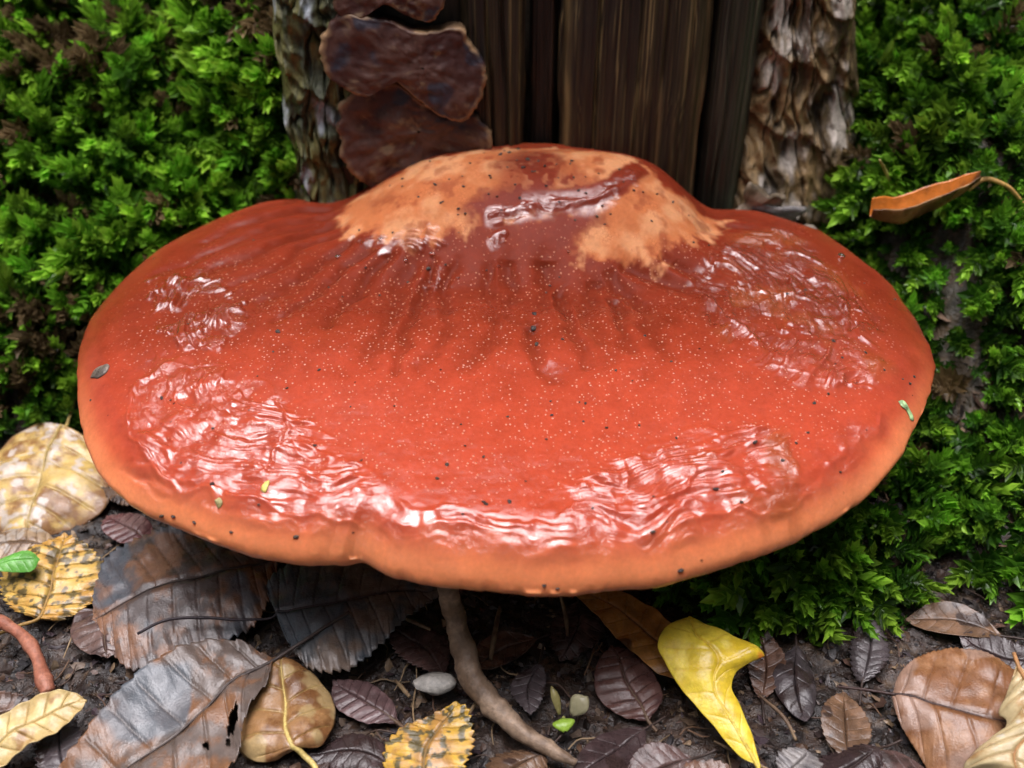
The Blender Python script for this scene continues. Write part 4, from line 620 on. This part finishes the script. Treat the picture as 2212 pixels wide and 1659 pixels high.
# ---------------------------------------------------------------- moss: leafy shoots too many to count
def shoot_template(seed, nl=34, L=1.1):
    r = np.random.default_rng(seed); Vs, Fs, T = [], [], []
    lf = np.array([(0, 0, 0), (-1, .5, .16), (0, .5, 0), (1, .5, .16), (0, 1, .12)]); tri = np.array([(0, 2, 1), (0, 3, 2), (1, 2, 4), (2, 3, 4)])
    for i in range(nl):
        t = (i+.5)/nl; az = i*2.4+r.uniform(-.3, .3); inc = math.radians(78-60*t**1.6+r.uniform(-10, 10)); ll = (.40-.16*t)*r.uniform(.8, 1.15)*(.7+.3*min(1, t*3)); wd = ll*.25
        p = lf*np.array([wd, ll, ll*.8]); c, s = math.cos(inc), math.sin(inc)
        p = np.stack([p[:, 0], p[:, 1]*s-p[:, 2]*c, p[:, 1]*c+p[:, 2]*s], 1); c, s = math.cos(az), math.sin(az)
        p = np.stack([p[:, 0]*c-p[:, 1]*s, p[:, 0]*s+p[:, 1]*c, p[:, 2]+L*t*.86], 1); Vs.append(p); Fs.append(tri+5*i); T.append(np.array([t*.75, t*.75+.12, t*.75+.05, t*.75+.12, t*.75+.25]))
    V = np.concatenate(Vs); bend = .28*(V[:, 2]/L)**2; V[:, 0] += bend*L; return V, np.concatenate(Fs), np.concatenate(T)
TPL = [shoot_template(s, 32+5*(s % 3)) for s in range(6)]
def moss(name, label, pts, nrm, droop, size, seed, dead, green=1.):
    r = np.random.default_rng(seed); n = len(pts); d = nrm*(.8+.3*r.random((n, 1)))+np.array(droop)*(.6+.7*r.random((n, 1)))+r.normal(0, .33, (n, 3)); d /= np.linalg.norm(d, axis=1, keepdims=True)
    a = np.cross(d, r.normal(0, 1, (n, 3))); a /= np.linalg.norm(a, axis=1, keepdims=True); b = np.cross(d, a); s = size*(.45+.95*r.random(n)**1.4)*(1+.35*noise(pts[:, 0]*.6, pts[:, 1]*.6, pts[:, 2]*.6)); k = r.integers(0, len(TPL), n)
    lum = r.uniform(.5, 1.35, n)*(1+.35*fbm(pts[:, 0]*.35, pts[:, 1]*.35, pts[:, 2]*.35+seed, 2)); isd = r.random(n) < dead*(.25+3.5*sm(.1, .45, fbm(pts[:, 0]*.38, pts[:, 1]*.38, pts[:, 2]*.38+40, 2))); Vs, Fs, Cs, off = [], [], [], 0
    for q, (V, F, T) in enumerate(TPL):
        m = np.where(k == q)[0]
        if not len(m): continue
        P = pts[m, None]+s[m, None, None]*(V[None, :, :1]*a[m, None]+V[None, :, 1:2]*b[m, None]+V[None, :, 2:]*d[m, None]); Vs.append(P.reshape(-1, 3))
        Fs.append((F[None]+(np.arange(len(m))*len(V))[:, None, None]+off).reshape(-1, 3)); off += P.shape[0]*P.shape[1]
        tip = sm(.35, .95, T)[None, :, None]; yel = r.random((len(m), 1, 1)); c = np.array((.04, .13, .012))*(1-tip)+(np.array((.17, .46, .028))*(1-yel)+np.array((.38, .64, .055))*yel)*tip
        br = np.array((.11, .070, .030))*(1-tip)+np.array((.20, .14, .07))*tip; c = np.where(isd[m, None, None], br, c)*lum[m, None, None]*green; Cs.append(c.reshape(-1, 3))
    o = mk(name, np.concatenate(Vs), np.concatenate(Fs), M_MOSS, at=tuple(pts.mean(0)), cols=np.concatenate(Cs), smooth=False); return tag(o, label, 'moss', kind='stuff')
def scatter(n, x0, x1, y0, y1, keep, seed):
    r = np.random.default_rng(seed); x, y = r.uniform(x0, x1, n), r.uniform(y0, y1, n); z = ground_z(x, y); nn = ground_n(x, y); p = np.clip(1/np.maximum(nn[:, 2], .35)/2.6, 0, 1)*keep(x, y, z)
    m = r.random(n) < p; return np.stack([x, y, z], 1)[m], nn[m]
def keep_left(x, y, z):
    g = fbm(x*.42, y*.42, z*.42+3, 3); return sm(.1, .5, z)*(.28+.72*sm(-.28, .02, g))*(1-.95*sm(-7.2, -6.0, x+.12*(z-10)))*sm(28, 24, y)
def keep_right(x, y, z):
    g = fbm(x*.42, y*.42, z*.42+8, 3); chan = sm(11.6, 13.0, x-.30*np.maximum(z-8, 0)*0+1.9*sm(9.5, 6.5, z)-.5*noise(y*.4, 2.)); low = sm(6.5, 4.5, z)*sm(4.2, 5.2, x); gap = np.exp(-(((x-12.4)/1.5)**2+((y-1.3)/1.3)**2))
    leafy = np.exp(-(((x-13)/2.4)**2+((y-8.2)/1.5)**2)); return sm(-.05, .3, z)*np.maximum(chan, low)*(.45+.55*sm(-.3, 0, g))*(1-gap)*(1-.9*leafy)*sm(28, 24, y)
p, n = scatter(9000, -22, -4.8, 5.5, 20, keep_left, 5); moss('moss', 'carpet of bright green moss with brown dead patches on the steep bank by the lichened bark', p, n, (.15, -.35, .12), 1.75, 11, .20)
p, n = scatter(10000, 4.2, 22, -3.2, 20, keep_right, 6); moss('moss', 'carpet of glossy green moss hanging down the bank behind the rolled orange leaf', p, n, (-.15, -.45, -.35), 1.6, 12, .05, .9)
# ---------------------------------------------------------------- litter: crumbs of soil, rotted leaf scraps and rootlets, too many to count
def scraps(n, reg, smin, smax, seed, flat, pal, name, label, cat):
    r = np.random.default_rng(seed); x, y = r.uniform(reg[0], reg[1], n), r.uniform(reg[2], reg[3], n); z = ground_z(x, y)
    ok = (z < 1.6) | (r.random(n) < .5); x, y, z = x[ok], y[ok], z[ok]; n = len(x); s = smin*(smax/smin)**(r.random(n)**1.6)
    m = 7; a = np.linspace(0, 2*np.pi, m, endpoint=False); ring = np.stack([np.cos(a), np.sin(a), 0*a], 1); T = np.concatenate([[[0, 0, .55]], ring, [[0, 0, -.55]]]); F = np.array([(0, 1+i, 1+(i+1) % m) for i in range(m)]+[(8, 1+(i+1) % m, 1+i) for i in range(m)])
    P = T[None]*r.uniform(.55, 1.3, (n, 9, 1))+r.normal(0, .12, (n, 9, 3)); P[..., 2] *= flat; P[:, 1:8, 2] += .25*flat*3*r.normal(0, .3, (n, 7)); P[..., 1] *= r.uniform(.35, 1, (n, 1))
    ax = r.normal(0, .45, (n, 2)); az = r.uniform(0, 6.28, n); c, s_ = np.cos(az)[:, None], np.sin(az)[:, None]; X, Y_ = P[..., 0]*c-P[..., 1]*s_, P[..., 0]*s_+P[..., 1]*c; Zz = P[..., 2]+ax[:, :1]*X+ax[:, 1:]*Y_
    V = np.stack([X, Y_, Zz], -1)*s[:, None, None]+np.stack([x, y, z+s*.12], -1)[:, None]; pal = np.array(pal); cc = pal[r.integers(0, len(pal), n)]*r.uniform(.5, 1.4, (n, 1))
    o = mk(name, V.reshape(-1, 3), (F[None]+(np.arange(n)*9)[:, None, None]).reshape(-1, 3), M_LITTER, at=(0, -3, 0), cols=np.repeat(cc, 9, 0), smooth=False); return tag(o, label, cat, kind='stuff')
scraps(14000, (-19, 19, -10, 6), .03, .20, 21, .8, ((.02, .013, .011), (.045, .027, .02), (.015, .012, .013), (.08, .045, .028), (.04, .025, .03), (.22, .15, .09), (.02, .014, .012), (.03, .02, .016)), 'soil_crumbs', 'dark wet crumbs of soil covering the ground under the red cap', 'soil')
scraps(2200, (-19, 19, -10, 6), .06, .34, 22, .10, ((.06, .035, .03), (.10, .055, .04), (.055, .04, .045), (.13, .085, .055), (.06, .04, .035), (.055, .05, .055), (.11, .08, .06), (.035, .022, .02), (.03, .02, .02)), 'leaf_litter', 'rotted brown leaf scraps strewn over the soil', 'litter')
scraps(700, (-20, -5, 6, 17), .10, .45, 23, .10, ((.10, .055, .035), (.16, .10, .06), (.07, .045, .03), (.22, .14, .10)), 'leaf_litter', 'brown leaf scraps caught in the moss of the steep bank', 'litter')
scraps(700, (7, 20, 1, 16), .10, .45, 24, .10, ((.09, .05, .035), (.14, .09, .06), (.06, .045, .04), (.20, .13, .10)), 'leaf_litter', 'brown leaf scraps lying in the hollow between bark and hanging moss', 'litter')
r = np.random.default_rng(31); Vs, Fs, Cs, off = [], [], [], 0
for q in range(260):
    x, y = r.uniform(-17, 17), r.uniform(-9, 4); a = r.uniform(0, 6.28); L = r.uniform(.4, 1.8); pts = []
    for t in np.linspace(-.5, .5, 5):
        px, py = x+math.cos(a)*L*t, y+math.sin(a)*L*t; a += r.normal(0, .18); pts.append((px, py, float(ground_z(np.array(px), np.array(py)))+.10+r.uniform(0, .14)))
    Vt, Ft = tube(pts, [.015, .028, .02], 10, 5); Ft = [f for f in Ft if len(f) == 4]; Vs.append(Vt); Fs.append(np.array(Ft)+off); off += len(Vt); Cs.append(np.tile(np.array(((.16, .09, .05), (.08, .045, .03), (.26, .18, .10))[q % 3])*r.uniform(.5, 1.3), (len(Vt), 1)))
tag(mk('rootlets', np.concatenate(Vs), np.concatenate(Fs), M_TWIG, at=(0, -3, 0), cols=np.concatenate(Cs)), 'fine brown rootlets and needles tangled in the litter', 'litter', kind='stuff')
# ---------------------------------------------------------------- the wood around the place: trunks and foliage beyond the picture that close off the low sky
r = np.random.default_rng(77); n = 7000; a = r.uniform(0, 6.283, n); rad = r.uniform(260, 620, n); hh = r.uniform(0, 1, n)**.8*470; ok = ~((np.abs(np.sin(a)*1.0) < 2) & (rad < 200)); c0 = np.stack([np.sin(a)*rad, np.cos(a)*rad, hh], 1)
e1 = r.normal(0, 1, (n, 3)); e1 /= np.linalg.norm(e1, axis=1, keepdims=True); e2 = np.cross(e1, r.normal(0, 1, (n, 3))); e2 /= np.linalg.norm(e2, axis=1, keepdims=True); sz = r.uniform(10, 26, (n, 1))
Q = np.stack([c0-e1*sz, c0+e2*sz*.55, c0+e1*sz, c0-e2*sz*.55], 1); cc = np.where(r.random((n, 1)) < .3, (.10, .075, .02), (.035, .07, .015))*r.uniform(.6, 1.4, (n, 1)); Vs, Fs, Cs = [Q.reshape(-1, 3)], [np.arange(4*n).reshape(-1, 4)], [np.repeat(cc, 4, 0)]; off = 4*n
for q in range(34):
    aa, rd = r.uniform(0, 6.28), r.uniform(240, 560); x, y = math.sin(aa)*rd, math.cos(aa)*rd; Vt, Ft = tube([(x, y, -5), (x+r.normal(0, 12), y, 250), (x+r.normal(0, 25), y, 520)], [r.uniform(9, 20), 9, 6], 14, 10, .2, q); Ft = np.array([f for f in Ft if len(f) == 4]); Vs.append(Vt); Fs.append(Ft+off); off += len(Vt); Cs.append(np.tile(np.array((.06, .05, .038)), (len(Vt), 1)))
tag(mk('woodland', np.concatenate(Vs), np.concatenate(Fs), M_BARK, cols=np.concatenate(Cs), smooth=False), 'dim woodland of trunks and leaves all round the mossy tree', 'woodland', kind='stuff')
# ---------------------------------------------------------------- crumbs and bits lying on the cap
SPECK=[(0.64,3.39,9),(0.61,2.73,13),(-6.52,2.68,9),(0.68,1.93,9),(1.38,2.01,6),(-2.39,8.19,8),(-3.51,9.26,7),(0.5,9.04,9),(-0.09,9.64,9),(0.21,10.37,9),(-0.38,9.4,8),(1.88,8.93,8),(0.35,8.6,8),(-1.64,7.22,8),(2.59,7.01,7),(1.06,7.86,6),(2.05,7.76,6),(-2.51,5.63,9),(-1.99,5.65,6),(2.36,-1.27,6),(1.88,-0.42,5),(-0.06,-3.62,7),(-0.66,-3.62,6),(-1.57,-2.49,7),(-1.78,-2.91,6),(4.82,-3.16,8),(6.01,-1.69,8),(5.4,-3.45,6),(3.23,-4.34,8),(-5.04,-4.07,9),(-7.2,-2.82,8),(8.9,2.38,7),(8.08,-2.2,5),(7.44,-1.19,6),(8.29,0.26,6),(9,1.7,5),(9.71,1.97,6),(10.98,1.47,5),(10.76,1.15,6),(10.55,1.18,4),(3.88,-4.76,8),(0.73,-5.19,7),(1.04,-5.21,6),(0.85,-1.69,5),(-1.15,-1.9,5),(-5.11,0.9,6),(-4.4,5.72,5),(-3.87,4.51,5),(-3.11,5.28,5),(-4.96,4.51,4),(-0.77,5.51,4),(1.01,4.79,4),(2.74,0.79,5),(4.26,1.23,5),(3.18,-1.18,5),(-9.16,0.19,7),(-6.65,-3.76,6),(-5.98,-3.45,5),(-3.66,-2.3,5),(-8.52,-3.04,8),(-8.2,-3.13,7),(-7.63,-3.37,6),(6.6,-2.22,6),(7.07,-1.58,6),(-1.14,-3.92,5),(-0.6,-3.69,6),(7.84,-0.11,6),(-5.87,0.25,5),(-6.49,1.75,4),(5.06,-2.66,6),(-4.86,-1.8,6),(8.06,4.57,6),(8.7,4.98,6)]

for q in range(95):
    if q < 45: x, y, k = rng.normal(.2, 2.6), rng.uniform(6.6, 9.2), rng.uniform(4, 7)
    else: a, k = rng.uniform(-3.1, 3.1), rng.uniform(3, 5.5); t = rng.uniform(.3, .97)*float(Rof(a)); x, y = CC[0]+t*math.cos(a), CC[1]+t*math.sin(a)
    if abs(x) < 5.5 or y < 8: SPECK.append((float(x), float(y), float(k)))
CR = []
for q in range(5):
    Vt, Ft = lump((0, 0, 0), 1., q*5.3, (11, 7), .65, (1, .75, .5)); CR.append(mesh_data('soil_crumb', Vt, Ft, M_CRUMB, np.tile(np.array((.022+.006*q, .016+.003*q, .014)), (len(Vt), 1))))
def cap_z(x, y):
    x, y = np.array([[x]]), np.array([[y]]); z, e, th, R = cap_top(x, y); return float((z+cap_detail(x, y, e, th, R)[0]*sm(.05, .6, e))[0, 0])
_S = np.array(SPECK)[:, :2]; _z, _e, _t, _R = cap_top(_S[:, 0], _S[:, 1]); SZ = _z+cap_detail(_S[:, 0], _S[:, 1], _e, _t, _R)[0]*sm(.05, .6, _e); SF = film_mask(_S[:, 0], _S[:, 1])
for q, (x, y, s) in enumerate(SPECK):
    o = bpy.data.objects.new('soil_crumb', CR[q % 5]); col.objects.link(o); k = s/2/84.*1.5; o.scale = (k, k, k*.8); o.rotation_euler = (random.uniform(-.4, .4), random.uniform(-.4, .4), random.uniform(0, 6.28))
    o.location = (x*CM, y*CM, (SZ[q]+k*.15)*CM)
    big = {1: 'largest black soil crumb, in the middle of the red cap', 0: 'black soil crumb touching the largest one in mid cap'}
    e0 = _e[q]; zone = 'on the pale hump of the red cap' if y > 6.3 and abs(x) < 6 else 'on the orange rim of the red cap' if e0 < .8 else 'in the shiny slime of the red cap' if SF[q] > .4 else 'on the smooth pimpled middle of the red cap' if e0 > 2.6 else 'on the sloping margin of the red cap'
    tag(o, big.get(q, 'tiny dark soil crumb '+zone), 'crumb', 'soil crumbs '+zone)
def flake(x, y, pts, c, name, label, cat, dome=.04):
    B = resample(np.array(pts+pts[:1], float), 33)[:-1]; k = np.linspace(.05, 1, 6); xx, yy = x+B[:, :1]*k, y+B[:, 1:]*k; z0, e, th, R = cap_top(xx, yy); d = cap_detail(xx, yy, e, th, R)[0]*sm(.05, .6, e)
    z = z0+d+.035+dome*(1-k**2)+.02*noise(xx*9, yy*9); V = np.stack([xx, yy, z], -1); q = fbm(xx*7, yy*7, 1., 3)
    return tag(mk(name, V.reshape(-1, 3), grid_faces(32, 6, True), M_LITTER, at=(x, y, float(z.min())), cols=mix(np.array(c)*.6, np.array(c)*1.3, sm(-.3, .3, q)).reshape(-1, 3), thick=.03), label, cat)
flake(-11.28, 1.58, [(-.27, -.05), (-.2, .18), (.05, .22), (.26, .12), (.24, -.14), (.0, -.22), (-.12, -.14)], (.15, .115, .09), 'bark_flake', 'grey-brown bark flake on the smooth edge of the red cap', 'flake')
flake(10.41, .27, [(-.18, .12), (-.02, .2), (.14, .1), (.22, -.18), (.12, -.22), (.05, -.05), (-.1, -.02)], (.36, .55, .26), 'leaf_bit', 'pale green leaf bit on the rim of the red cap', 'leaf bit')
flake(-5.87, -3.04, [(-.05, .16), (.05, .18), (.08, .02), (.0, -.14), (-.09, -.1)], (.62, .55, .14), 'leaf_bit', 'pale yellow bit stuck in the slime of the red cap', 'leaf bit')
flake(-7.0, -3.25, [(-.1, .06), (.02, .1), (.1, -.02), (.02, -.08)], (.35, .30, .12), 'leaf_bit', 'olive leaf bit in the slime near the cap\'s rim', 'leaf bit')
M_DROP = N('water'); M_DROP.b.inputs['Transmission Weight'].default_value = 1; M_DROP.b.inputs['IOR'].default_value = 1.33; M_DROP.b.inputs['Roughness'].default_value = .0; M_DROP.b.inputs['Base Color'].default_value = (1, 1, 1, 1)
Vt, Ft = lump((0, 0, 0), 1., 1., (20, 12), .08, (1, .8, .55)); DR = mesh_data('water_drop', Vt, Ft, M_DROP.m)
for q, (x, y, k) in enumerate([(-5.3, 6.4, .12), (-3.2, 5.9, .08), (10.3, 7.1, .14), (-2.4, 6.0, .11), (-.4, 5.6, .07), (1.7, 6.0, .07), (-4.0, 6.7, .10), (-1.6, 5.2, .06)]):
    o = bpy.data.objects.new('water_drop', DR); col.objects.link(o); o.scale = (k,)*3; o.rotation_euler = (0, 0, q); o.location = (x*CM, y*CM, (cap_z(x, y)+k*.3)*CM); tag(o, 'clear water drop on the red cap below its pale hump', 'water drop', 'water drops on the red cap')
for o in bpy.data.objects:
    if '_at' in o: del o['_at']
